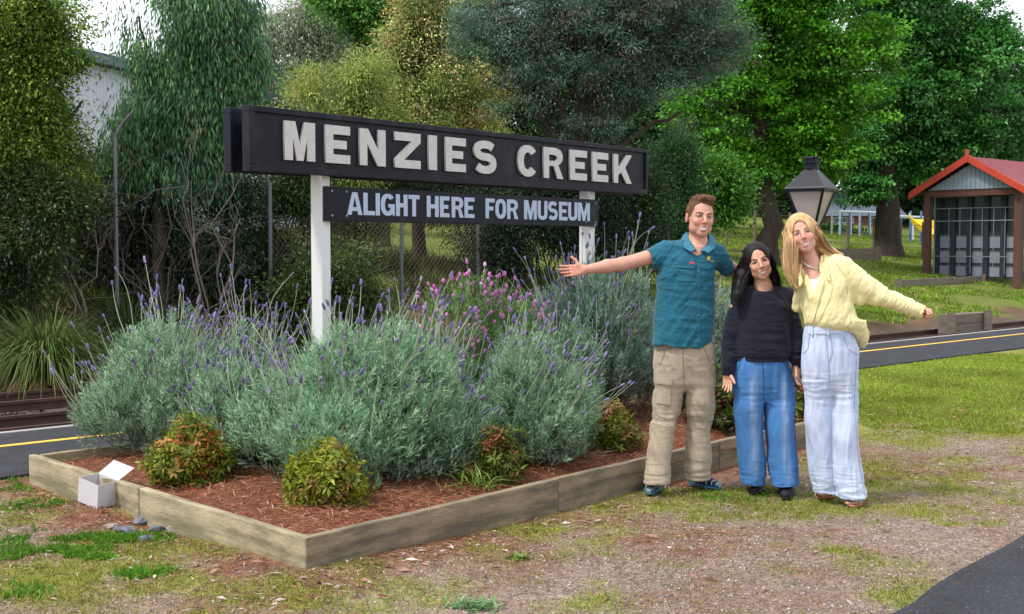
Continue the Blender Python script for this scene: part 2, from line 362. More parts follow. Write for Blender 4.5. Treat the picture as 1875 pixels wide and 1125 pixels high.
# grass blades on the ground near the camera and on the right-hand lawn
def blades(name, n, seed, region, hmin, hmax, wid, pal, label, cat='grass', lean=.5, kind='stuff'):
    g = rng(seed); x, y = region(g, n); z = Hh(x, y); n = len(x)
    d = np.column_stack([g.normal(0, lean, n), g.normal(0, lean, n), np.ones(n)])
    sd_ = np.column_stack([g.normal(0,1,n), g.normal(0,1,n), np.zeros(n)])
    ln = g.uniform(hmin, hmax, n); V = ribbons2(np.column_stack([x,y,z-.003]), d, sd_, ln, np.full(n, 1.)*wid, None, sag=1)
    c = pick(g, n, pal)*g.uniform(.7, 1.3, (n,1))*(.62+.76*n2(x, y, 1.5, 93, 3))[:,None]
    o = leaf_mesh(name, [V], [c], M['leaf_matt']); tag(o, label, cat, kind=kind); return o
def reg_near(g, n):
    x, y = near_pts(g, n); k = ~in_bed(x, y) & ~on_path(x, y) & (grass_at(x, y)**1.3*(.35+1.3*(n2(x, y, 16, 61, 2)-.2)) > g.random(len(x))*.95+.03); return x[k], y[k]
GP = [(.20,.25,.03,5),(.12,.20,.02,2.5),(.31,.28,.06,4),(.36,.29,.12,1.5)]
blades('grass', 330000, 7, reg_near, .008, .032, .005, GP, 'short patchy yellow green grass in front of the garden bed')
def reg_tuft(g, n):
    xs, ys = [], []
    for u, v, r_, k in [(110,1008,.20,3000),(205,990,.14,2200),(160,1000,.12,1600),(265,1062,.06,1300),(90,1025,.12,1500),(190,1030,.06,700),(60,925,.12,700),(30,890,.2,1300),(110,900,.06,300),(300,985,.07,500),(660,955,.06,80),(990,905,.10,150),(40,985,.12,900),(20,1090,.1,500),(1420,905,.12,300),(1330,915,.12,300)]:
        c = G(u, v); xs.append(c[0]+g.normal(0, r_, k)); ys.append(c[1]+g.normal(0, r_*.6, k))
    x, y = np.concatenate(xs), np.concatenate(ys); k = (n2(x, y, 9, 91, 2) > .42) & ~in_bed(x, y); return x[k], y[k]
blades('dry_grass', 190000, 18, lambda g, n: (lambda x, y: (lambda k: (x[k], y[k]))(~in_bed(x, y) & ~on_path(x, y) & (y < 11) & (.25+.75*(n2(x, y, 3, 33, 3) > .5) > g.random(len(x)))))(*near_pts(g, n)), .006, .022, .0045,
       [(.36,.28,.12,3),(.24,.17,.09,2),(.24,.27,.05,4),(.28,.15,.10,2),(.42,.36,.28,.6)], 'straw coloured dead grass and fibres scattered over the gravel', lean=1.6)
blades('grass_tufts', 1, 17, reg_tuft, .015, .045, .007, [(.10,.26,.02,4),(.07,.19,.015,3),(.16,.30,.03,2)], 'bright green taller grass left of the garden bed near corner', lean=.7)
def reg_lawn(g, n):
    x = g.uniform(3.0, 12, n); y = g.uniform(9.5, 16.5, n); t, s = ts(x, y); k = (t < -1.22) & (x/y < .5) & (grass_at(x, y) > .4+g.random(n)*.4); return x[k], y[k]
blades('lawn_grass', 230000, 8, reg_lawn, .010, .032, .009, [(.20,.31,.03,5),(.14,.25,.02,3),(.34,.34,.07,3)], 'bright green lawn strip between the gravel and the platform')
def reg_bank(g, n):
    s = g.uniform(8, 50, n); t = 2.9+23*g.random(n)**1.5; p = A0[None]+s[:,None]*D+t[:,None]*N_; x, y = p[:,0], p[:,1]
    k = (x/y > .08) & (x/y < .47) & (grass_at(x, y) > .3) & (n2(x,y,.6,77) > .42+.1*g.random(n)); return x[k], y[k]
blades('bank_grass', 240000, 9, reg_bank, .04, .11, .03, [(.14,.27,.025,4),(.20,.31,.035,3),(.30,.27,.09,2)], 'mown grass bank rising beyond the tracks on the right')
def reg_back(g, n):
    s = g.uniform(-3, 14, n); t = g.uniform(5.6, 9.5, n); p = A0[None]+s[:,None]*D+t[:,None]*N_; x, y = p[:,0], p[:,1]
    k = n2(x,y,.9,78) > .45; return x[k], y[k]
blades('rank_grass', 42000, 10, reg_back, .12, .42, .02, [(.10,.16,.02,4),(.06,.11,.015,3),(.22,.19,.08,2)], 'long rough grass on the bank below the wire fence', lean=.35)
# fallen needles, twigs, chips
def litter(name, n, seed, region, l0, l1, w, pal, label, zoff=.004, tilt=.12):
    g = rng(seed); p = region(g, n); n = len(p); a = g.uniform(0, 6.28, n)
    d = np.column_stack([np.cos(a), np.sin(a), g.normal(0, tilt, n)])
    V = ribbons2(p+[0,0,zoff]+np.column_stack([np.zeros(n)]*2+[g.random(n)*.012]), d, np.tile([0,0,1.], (n,1))+g.normal(0,.3,(n,3)), g.uniform(l0,l1,n), g.uniform(.6,1.4,n)*w, None, sag=.2)
    c = pick(g, n, pal)*g.uniform(.6,1.35,(n,1))
    o = leaf_mesh(name, [V], [c], M['leaf_matt']); tag(o, label, 'mulch', kind='stuff'); return o
def reg_mulch(g, n):
    x, y = near_pts(g, n); k = ~in_bed(x, y) & ~on_path(x, y) & (mulch_at(x, y)*.9+.05 > g.random(len(x))); x, y = x[k], y[k]
    return np.column_stack([x, y, Hh(x, y)])
LP = [(.26,.10,.06,5),(.15,.07,.04,4),(.42,.27,.2,2),(.55,.45,.38,.7)]
litter('leaf_litter', 60000, 11, reg_mulch, .015, .07, .005, LP, 'reddish brown fallen needles and bark chips around the bed')
def reg_chip(g, n):
    p = reg_mulch(g, n); return p
litter('bark_chips', 5000, 12, reg_chip, .03, .09, .018, [(.30,.16,.12,3),(.5,.40,.36,2),(.18,.09,.06,2)], 'larger pale bark chips scattered on the ground by the bed')
def reg_bankm(g, n):
    s = g.uniform(-8, 14, n); t = g.uniform(4.3, 7.5, n); p = A0[None]+s[:,None]*D+t[:,None]*N_
    return np.column_stack([p, Hh(p[:,0], p[:,1])])
litter('bank_litter', 26000, 13, reg_bankm, .05, .28, .014, [(.20,.11,.07,4),(.10,.06,.04,4),(.36,.25,.18,2)], 'dry brown sticks and dead leaves at the foot of the bank', tilt=.25)
# ------------------------------------------------------------ raised bed
def wood(name, c, c2): return pm(name, c, .85, col2=c2, c2s=1.6, c2lo=.42, c2hi=.58, stretch=(1.1,7,7), var=.34, vs=2.2, fine=.24, fs=22, bump=.35, bs=24)
M['wood_l'] = wood('pine_sleeper', (.38,.315,.20), (.19,.165,.10)); M['wood_r'] = wood('weathered_pine_shaded', (.25,.19,.125), (.12,.10,.07))  # same timber; front boards darker, partly side shade put into their colour
M['soil'] = pm('soil', (.19,.075,.04), .95, var=.4, vs=12, fine=.4, fs=70, bump=1, bs=60, bdist=.02)
bed = empty('raised_garden_bed', (*bedA[:2], 0), 'long garden bed edged with weathered pine sleepers, filled with red pine needle mulch', 'garden bed')
def board(a, b, mat, th=.05, inset=1, z0=-.16, z1=BT):
    a = np.array(a)[:2]; b = np.array(b)[:2]; d = b-a; l = np.hypot(*d); d = d/l; nrm = np.array([-d[1], d[0]])*inset
    mb = MB(); h = (z1-z0)/2; K = 14
    xs = np.linspace(.002, l-.002, K); g = rng(int(l*1e4)); V = []
    for x in xs:
        w = g.normal(0, .0012, 4)
        V += [[x, w[0], z0], [x, th*inset+w[1], z0], [x, th*inset+w[2], z1+w[3]], [x, w[0], z1+w[2]]]
    F = [[i*4+j, i*4+(j+1)%4, i*4+4+(j+1)%4, i*4+4+j] for i in range(K-1) for j in range(4)]+[[3,2,1,0],[(K-1)*4+j for j in range(4)]]
    mb.add(V, F); o = mb.build('board', mat, bed, bevel=.006)
    o.location = (a[0]-bedA[0], a[1]-bedA[1], 0); o.rotation_euler = (0,0,math.atan2(d[1], d[0]))
    import bmesh
    bm = bmesh.new(); bm.from_mesh(o.data); bmesh.ops.recalc_face_normals(bm, faces=bm.faces); bm.to_mesh(o.data); bm.free()
    return o
bedC = bedC + (bedC-bedA)/np.linalg.norm(bedC-bedA)*.42
dF = (bedC-bedA)[:2]; lF = np.hypot(*dF); dF /= lF; nF = np.array([-dF[1], dF[0]])
dL = (bedB-bedA)[:2]; lL = np.hypot(*dL); dL /= lL
j1, j2 = G(1023, 877, BT)[:2], G(1318, 808, BT)[:2]; A2 = bedA[:2]
m1 = A2+dL*(lL*.52)
board(A2+dL*.004, m1, M['wood_l'], inset=-1); board(m1, bedB, M['wood_l'], inset=-1)
board(A2+dF*.003, j1, M['wood_r']); board(j1, j2, M['wood_r']); board(j2, bedC, M['wood_r'])
bedD = bedB[:2]+D*lF*.98
cR = bedC[:2]+dL*.052
board(cR, bedC[:2]+(bedD-bedC[:2])*.99, M['wood_r'], inset=-1); mB = bedB[:2]+D*2.4
board(bedB[:2]+D*.06+N_*-.02, mB, M['wood_l'], inset=-1, th=.045); board(mB, bedD, M['wood_l'], inset=-1, th=.045)
xs = np.linspace(-4, 4, 170); ys = np.linspace(4.8, 13, 170); XX, YY = np.meshgrid(xs, ys, indexing='ij')
def bed_ij(x, y):
    e1 = (bedC-bedA)[:2]; e2 = (bedB-bedA)[:2]; den = e1[0]*e2[1]-e1[1]*e2[0]; px, py = x-bedA[0], y-bedA[1]
    return (px*e2[1]-py*e2[0])/den, (e1[0]*py-e1[1]*px)/den
ii, jj = np.meshgrid(np.linspace(0.008, .992, 150), np.linspace(.012, .985, 70), indexing='ij')
q_ = np.stack([ (1-ii)*(1-jj)*bedA[k]+ii*(1-jj)*bedC[k]+(1-ii)*jj*bedB[k]+ii*jj*bedD[k] for k in (0,1)], -1)
edge = np.minimum(np.minimum(ii*4.8, (1-ii)*4.8), np.minimum(jj*3, (1-jj)*3))
zz = .125 + .05*sstep(0,.6,edge) + (n2(q_[...,0], q_[...,1], 5, 6)-.5)*.05
idx = np.arange(ii.size).reshape(ii.shape)
Fq = np.stack([idx[:-1,:-1], idx[1:,:-1], idx[1:,1:], idx[:-1,1:]], -1).reshape(-1,4)
mesh('soil', np.stack([q_[...,0]-bedA[0], q_[...,1]-bedA[1], zz], -1).reshape(-1,3), Fq, M['soil'], bed, smooth=True)
def bedpt(g, n):
    a, b = g.random(n)*.965+.018, g.random(n)**1.4*.93+.032
    q = np.stack([(1-a)*(1-b)*bedA[k]+a*(1-b)*bedC[k]+(1-a)*b*bedB[k]+a*b*bedD[k] for k in (0,1)], -1)
    e = np.minimum(np.minimum(a*4.8,(1-a)*4.8), np.minimum(b*3,(1-b)*3))
    return np.column_stack([q, .13+.05*sstep(0,.6,e)+(n2(q[:,0], q[:,1], 5, 6)-.5)*.05])
litter('pine_needle_mulch', 42000, 14, bedpt, .03, .11, .004, [(.32,.12,.06,5),(.22,.08,.04,4),(.45,.23,.13,2),(.5,.36,.26,.5)], 'rusty red fallen needles covering the soil of the garden bed', tilt=.2)

# ------------------------------------------------------------ lettering
def arc(cx, cy, rx, ry, a0, a1, n=16, p=2.0):
    th = np.radians(np.linspace(a0, a1, n)); c, s = np.cos(th), np.sin(th)
    return [(cx+rx*math.copysign(abs(i)**(2/p), i), cy+ry*math.copysign(abs(j)**(2/p), j)) for i, j in zip(c, s)]
def glyph(ch, w, h, st, bt):
    if ch == 'I': return [[(0,0),(0,h),(w,h),(w,0)]]
    if ch == 'E': return [[(0,0),(0,h),(w,h),(w,h-bt),(st,h-bt),(st,h*.5+bt*.48),(w*.86,h*.5+bt*.48),(w*.86,h*.5-bt*.48),(st,h*.5-bt*.48),(st,bt),(w,bt),(w,0)]]
    if ch == 'F': return [[(0,0),(0,h),(w,h),(w,h-bt),(st,h-bt),(st,h*.52+bt*.4),(w*.86,h*.52+bt*.4),(w*.86,h*.52-bt*.6),(st,h*.52-bt*.6),(st,0)]]
    if ch == 'L': return [[(0,0),(0,h),(st,h),(st,bt),(w,bt),(w,0)]]
    if ch == 'T': return [[(w/2-st/2,0),(w/2-st/2,h-bt),(0,h-bt),(0,h),(w,h),(w,h-bt),(w/2+st/2,h-bt),(w/2+st/2,0)]]
    if ch == 'H': return [[(0,0),(0,h),(st,h),(st,h*.5+bt*.5),(w-st,h*.5+bt*.5),(w-st,h),(w,h),(w,0),(w-st,0),(w-st,h*.5-bt*.5),(st,h*.5-bt*.5),(st,0)]]
    if ch == 'M': return [[(0,0),(0,h),(st*1.3,h),(w/2,h*.42),(w-st*1.3,h),(w,h),(w,0),(w-st,0),(w-st,h*.55),(w/2+st*.4,0),(w/2-st*.4,0),(st,h*.55),(st,0)]]
    if ch == 'N': return [[(0,0),(0,h),(st*1.1,h),(w-st,h*.42),(w-st,h),(w,h),(w,0),(w-st*1.1,0),(st,h*.58),(st,0)]]
    if ch == 'Z': return [[(0,0),(0,bt*1.1),(w-st*1.35,h-bt),(0,h-bt),(0,h),(w,h),(w,h-bt*1.1),(st*1.35,bt),(w,bt),(w,0)]]
    if ch == 'K': return [[(0,0),(0,h),(st,h),(st,h*.52),(w-st*1.15,h),(w,h),(w*.63,h*.55),(w,0),(w-st*1.2,0),(st+.2*(w-st),h*.38),(st,h*.26),(st,0)]]
    if ch == 'A':
        xr = lambda y: w-1.05*st+(w/2-(w-1.05*st))*y/(.9*h)
        a, b = h*.17, h*.34
        return [[(0,0),(w/2-.58*st,h),(w/2+.58*st,h),(w,0),(w-1.05*st,0),(xr(a),a),(w-xr(a),a),(1.05*st,0)], [(w-xr(b),b),(xr(b),b),(w/2,h*.8)]]
    if ch == 'O': return [arc(w/2,h/2,w/2,h/2,0,350,36,2.5), arc(w/2,h/2,w/2-st,h/2-bt,0,350,30,2.5)]
    if ch == 'C': return [arc(w/2,h/2,w/2,h/2,36,324,40,2.3)+arc(w/2,h/2,w/2-st,h/2-bt,318,42,34,2.3)]
    if ch == 'G': return [arc(w/2,h/2,w/2,h/2,36,290,34,2.4)+[(w-st*.5,h*.10),(w-st*.45,0),(w,0),(w,h*.53),(w*.54,h*.53),(w*.54,h*.53-bt*.8),(w-st,h*.53-bt*.8)]+arc(w/2,h/2,w/2-st,h/2-bt,320,42,28,2.4)]
    if ch == 'U': return [[(0,h)]+arc(w/2,h*.3,w/2,h*.3,180,360,20,2.3)+[(w,h),(w-st,h)]+arc(w/2,h*.3,w/2-st,h*.3-bt,360,180,18,2.3)+[(st,h)]]
    if ch == 'R': return [[(0,0),(0,h),(.5*w,h)]+arc(.5*w,.71*h,.48*w,.29*h,88,-62,14,2.3)+[(w*1.02,0),(w-1.1*st,0),(.52*w,.40*h),(st,.40*h),(st,0)], [(st,.57*h),(.48*w,.57*h)]+arc(.48*w,(.57*h+h-bt)/2,.50*w-st,(h-bt-.57*h)/2,-80,80,10)+[(.48*w,h-bt),(st,h-bt)]]
    if ch == 'S':
        m = .51*h; p = arc(w/2,(h-bt/2+m)/2,w/2-st/2,(h-bt/2-m)/2,28,270,22,2.2)+arc(w/2,(bt/2+m)/2,w/2-st/2,(m-bt/2)/2,90,-152,22,2.2)[1:]
        p = np.array(p); t = unit(np.gradient(p, axis=0)); nn = np.stack([-t[:,1], t[:,0]], 1); th = bt/2+(st-bt)/2*np.abs(t[:,1:2])
        return [[tuple(a) for a in (p+nn*th)]+[tuple(a) for a in (p-nn*th)[::-1]]]
def letter(ch, w, h, st, bt, depth, mat, parent, loc, rotm):
    cu = bpy.data.curves.new('letter', 'CURVE'); cu.dimensions = '2D'; cu.fill_mode = 'BOTH'; cu.extrude = depth/2
    for ct in glyph(ch, w, h, st, bt):
        s = cu.splines.new('POLY'); s.points.add(len(ct)-1); s.use_cyclic_u = True
        for i, (x, y) in enumerate(ct): s.points[i].co = (x, y, 0, 1)
    to = bpy.data.objects.new('tmp', cu); COL.objects.link(to); bpy.context.view_layer.update()
    me = bpy.data.meshes.new_from_object(to.evaluated_get(bpy.context.evaluated_depsgraph_get()))
    bpy.data.objects.remove(to); bpy.data.curves.remove(cu); me.name = 'letter'; me.materials.clear(); me.materials.append(mat)
    o = bpy.data.objects.new('letter', me); COL.objects.link(o); o.parent = parent
    o.matrix_local = Matrix.Translation(loc) @ rotm
    return o
# ------------------------------------------------------------ station sign
dS = np.array([1830/FPX, 1, 0]); dS /= np.linalg.norm(dS); nS = np.array([dS[1], -dS[0], 0])   # along the sign; towards the reader
pL = P(589, 640, 7.5)*[1,1,0]
def on_line(u, v, p0):
    r = ray(u, v); k = r[0]/r[1]; return (k*p0[1]-p0[0])/(dS[0]-k*dS[1])
def z_at(v, u, p): r = ray(u, v); return HC+r[2]/r[1]*p[1]
sign = empty('station_sign', tuple(pL), 'long black railway station name sign on two white posts above the lavender', 'sign')
rotS = Matrix(((dS[0], nS[0]*-1, 0), (dS[1], nS[1]*-1, 0), (0,0,1))).to_4x4()      # local x along, y away from reader
def sbox(mb, s0, s1, n0, n1, z0, z1):
    V = [pL*0+dS*s+nS*n+np.array([0,0,z]) for s in (s0,s1) for n in (n0,n1) for z in (z0,z1)]
    mb.add(V, [[0,1,3,2],[4,6,7,5],[0,4,5,1],[2,3,7,6],[0,2,6,4],[1,5,7,3]])
fp = pL+nS*.128
sl_, sr_ = on_line(457, 250, fp), on_line(1187, 315, fp)
zt, zb = z_at(192, 457, fp+dS*sl_), z_at(313, 457, fp+dS*sl_)
sR = on_line(1075, 380, pL)
for s in (0, sR):
    mb = MB(); sbox(mb, s-.036, s+.036, -.053, .053, -.3, zb+.1); mb.build('post', M['white_paint'], sign, bevel=.004)
def name_board(n0, n1, front):
    mb = MB(); sbox(mb, sl_+.03, sr_-.03, n0+(.012 if not front else 0), n1-(.018 if front else 0), zb+.02, zt-.02)
    b = mb.build('name_board', M['black_paint'], sign)
    mb = MB(); sbox(mb, sl_, sr_, n0, n1, zt-.035, zt); sbox(mb, sl_, sr_, n0, n1, zb, zb+.04)
    sbox(mb, sl_, sl_+.035, n0, n1, zb+.041, zt-.036); sbox(mb, sr_-.035, sr_, n0, n1, zb+.041, zt-.036)
    mb.build('frame', M['black_paint'], b, bevel=.003)
    return b
nb = name_board(.055, .128, True); name_board(-.125, -.055, False)
lp = pL+nS*.111
mz0, mz1 = z_at(293, 519, lp+dS*on_line(519,250,lp)), z_at(221, 519, lp+dS*on_line(519,250,lp))
rotT = Matrix(((dS[0], 0, nS[0]), (dS[1], 0, nS[1]), (0, 1, 0))).to_4x4()
for ch, u0, u1 in zip('MENZIESCREEK', (518,593,656,720,782,813,865,946,993,1041,1082,1121), (574,638,703,767,797,850,906,981,1028,1072,1111,1154)):
    a, b = on_line(u0, 270, lp), on_line(u1, 270, lp)
    letter(ch, b-a, mz1-mz0, .064, .055, .016, M['letter'], nb, Vector(dS*a+nS*.120+np.array([0,0,mz0])), rotT)
q = pL+nS*.085; s0, s1 = on_line(597, 372, q), on_line(1096, 390, q)
lz0, lz1 = z_at(405, 597, q+dS*s0), z_at(341, 597, q+dS*s0)
mb = MB(); sbox(mb, s0, s1, .0535, .085, lz0, lz1); mbd = mb.build('museum_board', M['black_paint'], sign, bevel=.003)
mb = MB()
for s in (s0+.05, s0+.19, s1-.19, s1-.04):
    for z in (lz0+.03, lz1-.03): mb.lathe([(0,.0),(.008,.0),(.008,.004),(.004,.007),(0,.008)], 8)
M['bolt'] = pm('bolt', (.3,.3,.3), .5, metal=.7)
for s in (s0+.05, s0+.17, s1-.17, s1-.04):
    for z in (lz0+.035, lz1-.03):
        mb = MB(); mb.lathe([(.008,-.002),(.008,.003),(.004,.006)], 8); o = mb.build('bolt', M['bolt'], mbd); o.matrix_local = Matrix.Translation(Vector(dS*s+nS*.085+np.array([0,0,z]))) @ rotT
az0, az1 = z_at(393.5, 640, q+dS*on_line(640,390,q)), z_at(352, 640, q+dS*on_line(640,390,q))
for ch, u0, u1 in zip('ALIGHTHEREFORMUSEUM', (635,665,687.5,697,724.5,747.5,781,805,826.5,850,888.5,906.5,928,959,984,1003,1023,1040,1057.6), (663,686,695,722,745.6,767.6,802.5,822.5,848,868,905,926,948,982,1001.6,1020.6,1038.5,1056.5,1079.5)):
    a, b = on_line(u0, 385, q), on_line(u1, 385, q)
    letter(ch, b-a, az1-az0, .036, .028, .004, M['letter_blue'], mbd, Vector(dS*a+nS*.0872+np.array([0,0,az0])), rotT)

# ------------------------------------------------------------ lamp
M['lamp_black'] = pm('lamp_black', (.006,.007,.014), .45, spec=.25, col2=(.25,.27,.3), c2s=9, c2lo=.70, c2hi=.73)
M['milky'] = pm('milky_glass', (.34,.30,.28), .25, var=.2, vs=3)
LY = 11.0; lc = P(1484, 450, LY); lamp = empty('street_lamp', (lc[0], lc[1], 0), 'black heritage lantern on a post behind the blonde woman', 'lamp')
zf = lambda v: HC+(450-v)*LY/FPX
px = LY/FPX; AO = R(12)
mb = MB(); e = 52*px
mb.lathe([(e,zf(352)),(e*1.02,zf(347)),(e*.98,zf(344)),(15*px,zf(312)),(15*px,zf(310))], 4, off=AO); mb.build('lantern_roof', M['lamp_black'], lamp)
mb = MB(); mb.lathe([(13*px,zf(311)),(13*px,zf(302)),(16*px,zf(301)),(16*px,zf(299)),(12*px,zf(298)),(12*px,zf(293)),(16*px,zf(292)),(15*px,zf(289)),(4*px,zf(288))], 14); mb.build('chimney', M['lamp_black'], lamp)
t_, b_ = 45*px, 13*px; zt_, zb_ = zf(352.5), zf(424)
mb = MB(); mb.lathe([(b_,zb_),(t_,zt_)], 4, off=AO); mb.build('glass', M['milky'], lamp)
mb = MB()
for k in range(4):
    a = AO+k*pi/2; mb.tube([(cos(a)*(b_+.004), sin(a)*(b_+.004), zb_), (cos(a)*(t_+.005), sin(a)*(t_+.005), zt_)], .013, 6)
mb.lathe([(b_*1.2,zb_-.05),(b_*1.35,zb_+.008)], 4, off=AO); mb.build('lantern_frame', M['lamp_black'], lamp)
mb = MB(); mb.lathe([(.11,0),(.10,.12),(.06,.2),(.05,.5),(.038,1.0),(.034,zb_-.16),(.05,zb_-.12),(.03,zb_-.07),(.06,zb_-.052)], 14); mb.build('post', M['lamp_black'], lamp, smooth=True)

# ------------------------------------------------------------ white carton with folded-back lid, stones
M['card'] = pm('card', (.50,.485,.52), .6, var=.05, vs=6); M['card_in'] = pm('card_inside', (.30,.22,.13), .8, var=.4, vs=12)
bc = np.array([-2.36, 6.60, 0]); bz = Hh(bc[0], bc[1])
carton = empty('cardboard_box', (bc[0], bc[1], float(bz)), 'open white cardboard box leaning against the pine edging board', 'box')
F_ = np.array([-2.328, 6.519, -.004]); e1 = np.array([.068,.128,.0]); e2 = np.array([-.158,.135,.02]); e3 = unit(np.cross(e1, e2))*.137
O_ = np.array([bc[0], bc[1], float(bz)]); F_[2] += float(bz); base = [F_+e2-O_, F_-O_, F_+e1-O_, F_+e1+e2-O_]; up = [p+e3 for p in base]; c_ = sum(base)/4
mb = MB()
for i in range(4):
    j = (i+1)%4; ib, jb = base[i]+(c_-base[i])*.03, base[j]+(c_-base[j])*.03
    mb.add([base[i],base[j],up[j],up[i],ib,jb,jb+e3,ib+e3], [[0,1,2,3],[5,4,7,6],[3,2,6,7],[1,0,4,5]])
mb.add([p+e3*.03 for p in base]+base, [[0,1,2,3],[7,6,5,4]]); mb.build('box_body', M['card'], carton)
mb = MB(); mb.add([p+(c_-p)*.035+e3*.45 for p in base], [[0,1,2,3]]); mb.build('leaf_filling', M['card_in'], carton)
l0, l1 = up[3]+e3*.01, up[2]+e3*.01; fl = unit(e1)*.12+np.array([0,0,.055]); nn = unit(np.cross(fl, l1-l0))*.003
mb = MB(); q4 = [l0,l1,l1+fl-unit(e2)*.004,l0+fl+unit(e2)*.004]; mb.add(q4+[p+nn for p in q4], [[3,2,1,0],[4,5,6,7],[0,1,5,4],[1,2,6,5],[2,3,7,6],[3,0,4,7]])
mb.build('box_lid', M['card'], carton)
g = rng(5); M['stone1'] = pm('grey_stone', (.13,.14,.16), .8, var=.3, vs=14, bump=.5, bs=30); M['stone2'] = pm('brown_stone', (.30,.24,.21), .85, var=.3, vs=14, bump=.5, bs=30)
sn = [(262,946,.045,0,'dark grey angular stone nearest the white box'),(276,935,.055,0,'large dark grey stone beside the corner of the white box'),(222,962,.035,0,'small dark stone at the front of the stone scatter'),
      (238,966,.04,0,'dark grey stone in the middle of the scatter below the box'),(318,962,.035,1,'pale brown stone at the right end of the stone scatter'),(290,962,.04,0,'grey flat stone right of the stone scatter middle'),
      (270,980,.035,0,'lowest dark stone of the scatter below the box'),(205,955,.03,1,'small brown stone under the front edge of the white box'),(300,948,.03,1,'small brown stone against the pine board')]
for u, v, r_, k, lb in sn:
    c = G(u-2, v+13); th = g.uniform(0,6.28); mb = MB(); prof = []
    n = 9; V = []; F = []
    for lat in (-.9, -.35, .3, .8):
        for q in range(n):
            a = q/n*2*pi; rr = math.sqrt(1-lat*lat)*g.uniform(.75,1.2); V.append([cos(a)*rr*1.3, sin(a)*rr, lat*.7*g.uniform(.85,1.1)])
    V = np.array(V)*r_; F = [[i*n+j, i*n+(j+1)%n, (i+1)*n+(j+1)%n, (i+1)*n+j] for i in range(3) for j in range(n)]+[list(range(n))[::-1],[3*n+j for j in range(n)]]
    mb.add(V, F); o = mb.build('stone', M['stone1' if not k else 'stone2'], loc=(c[0], c[1], float(Hh(c[0],c[1]))+r_*.35)); o.rotation_euler = (g.uniform(-.4,.4), g.uniform(-.4,.4), th)
    tag(o, lb, 'stone', 'loose stones beside the white box')

# ------------------------------------------------------------ shelter beyond the tracks, in the direction of the line
M['red'] = pm('red_paint', (.45,.055,.03), .5, var=.1, vs=5); M['rust_roof'] = pm('red_roof', (.22,.05,.06), .5, var=.12, vs=3)
M['brown_post'] = pm('brown_post', (.105,.045,.035), .7, var=.2, vs=6); M['corr'] = pm('corrugated', (.22,.27,.32), .5, var=.15, vs=2)
M['panel'] = pm('pale_panel', (.22,.25,.31), .4, var=.12, vs=3); M['dglass'] = pm('dark_glass', (.02,.03,.035), .12, spec=.6, var=.4, vs=3); M['frame_dk'] = pm('dark_frame', (.025,.028,.035), .6)
M['lightmetal'] = pm('light_metal', (.20,.22,.24), .5)
dd3 = np.array([*D, 0]); nn3 = np.array([*N_, 0]); zz3 = np.array([0,0,1.])
c0 = P(1862, 530, 32.0)*[1,1,0]; zg = float(Hh(*(c0+nn3*1.5)[:2]))-.02
def track_mb_box(mb, s0, s1, t0, t1, z0, z1):
    V = [dd3*s+nn3*t+zz3*z for s in (s0,s1) for t in (t0,t1) for z in (z0,z1)]
    mb.add(V, [[0,1,3,2],[4,6,7,5],[0,4,5,1],[2,3,7,6],[0,2,6,4],[1,5,7,3]])
z_e = z_at(345, 1862, c0)-zg; WS = on = 0
r = ray(1697, 500); k = r[0]/r[1]; WS = (k*c0[1]-c0[0])/(N_[0]-k*N_[1])
z_a = z_at(291, 1772, c0+nn3*WS*.5)-zg
shel = empty('platform_shelter', (c0[0], c0[1], zg), 'open fronted shelter with red gabled roof and brown posts across the tracks', 'shelter')
for t in (0, WS):
    for s in (0, 5.0):
        mb = MB(); track_mb_box(mb, s-.08, s+.08, t-.09, t+.09, -.3, z_e+.02); mb.build('post', M['brown_post'], shel)
def slope(mb, s0, s1, t0, z0, t1, z1, th):
    V = [dd3*s+nn3*t+zz3*(z+h) for s in (s0,s1) for t, z in ((t0,z0),(t1,z1)) for h in (0,th)]
    mb.add(V, [[0,1,3,2],[4,6,7,5],[0,4,5,1],[2,3,7,6],[0,2,6,4],[1,5,7,3]])
ov = .42; pit = (z_a-z_e)/(WS/2+ov); zlow = z_e-.1
for sgn in (0, 1):
    t0, t1 = (-ov, WS/2) if not sgn else (WS+ov, WS/2)
    mb = MB(); n = 26
    for i in range(n):
        s = -.3+i*.28; slope(mb, s, s+.14, t0, zlow+.03, t1, z_a+.03, .03); slope(mb, s+.14, s+.28, t0, zlow+.015, t1, z_a+.015, .03)
    mb.build('roof', M['rust_roof'], shel)
    mb = MB(); slope(mb, -.36, -.31, t0, zlow-.13, t1, z_a-.10, .20); mb.build('barge_board', M['red'], shel)
mb = MB(); track_mb_box(mb, -.40, -.30, WS/2-.035, WS/2+.035, z_a-.12, z_a+.24); mb.build('finial', M['red'], shel)
mb = MB(); n = 40
for i in range(n):
    t = WS*i/n; t2 = WS*(i+1)/n; zt2 = z_a-abs((t+t2)/2-WS/2)*(z_a-zlow)/(WS/2+ov)-.14
    if zt2 > z_e+.02: track_mb_box(mb, -.12+(.02 if i%2 else 0), -.08, t, t2, z_e+.02, zt2)
mb.build('gable', M['corr'], shel)
mb = MB(); track_mb_box(mb, -.1, 5.0, -.3, WS+.3, z_e-.02, z_e+.0); track_mb_box(mb, -.09, .09, .092, WS-.092, z_e-.16, z_e-.021); mb.build('ceiling', M['brown_post'], shel)
mb = MB(); zl = z_e*.52
track_mb_box(mb, .42, .45, .1, WS-.1, .1, zl); mb.build('lower_panel', M['panel'], shel)
mb = MB(); track_mb_box(mb, .42, .45, .1, WS-.1, zl+.01, z_e-.17); mb.build('upper_glass', M['dglass'], shel)
mb = MB()
for i in range(6):
    t = .1+(WS-.2)*i/5; track_mb_box(mb, .33, .417, t-.07, t+.07, .06, z_e-.17)
for z in (.1, zl*.36, zl*.68, zl): track_mb_box(mb, .38, .416, .1, WS-.1, z-.03, z+.03)
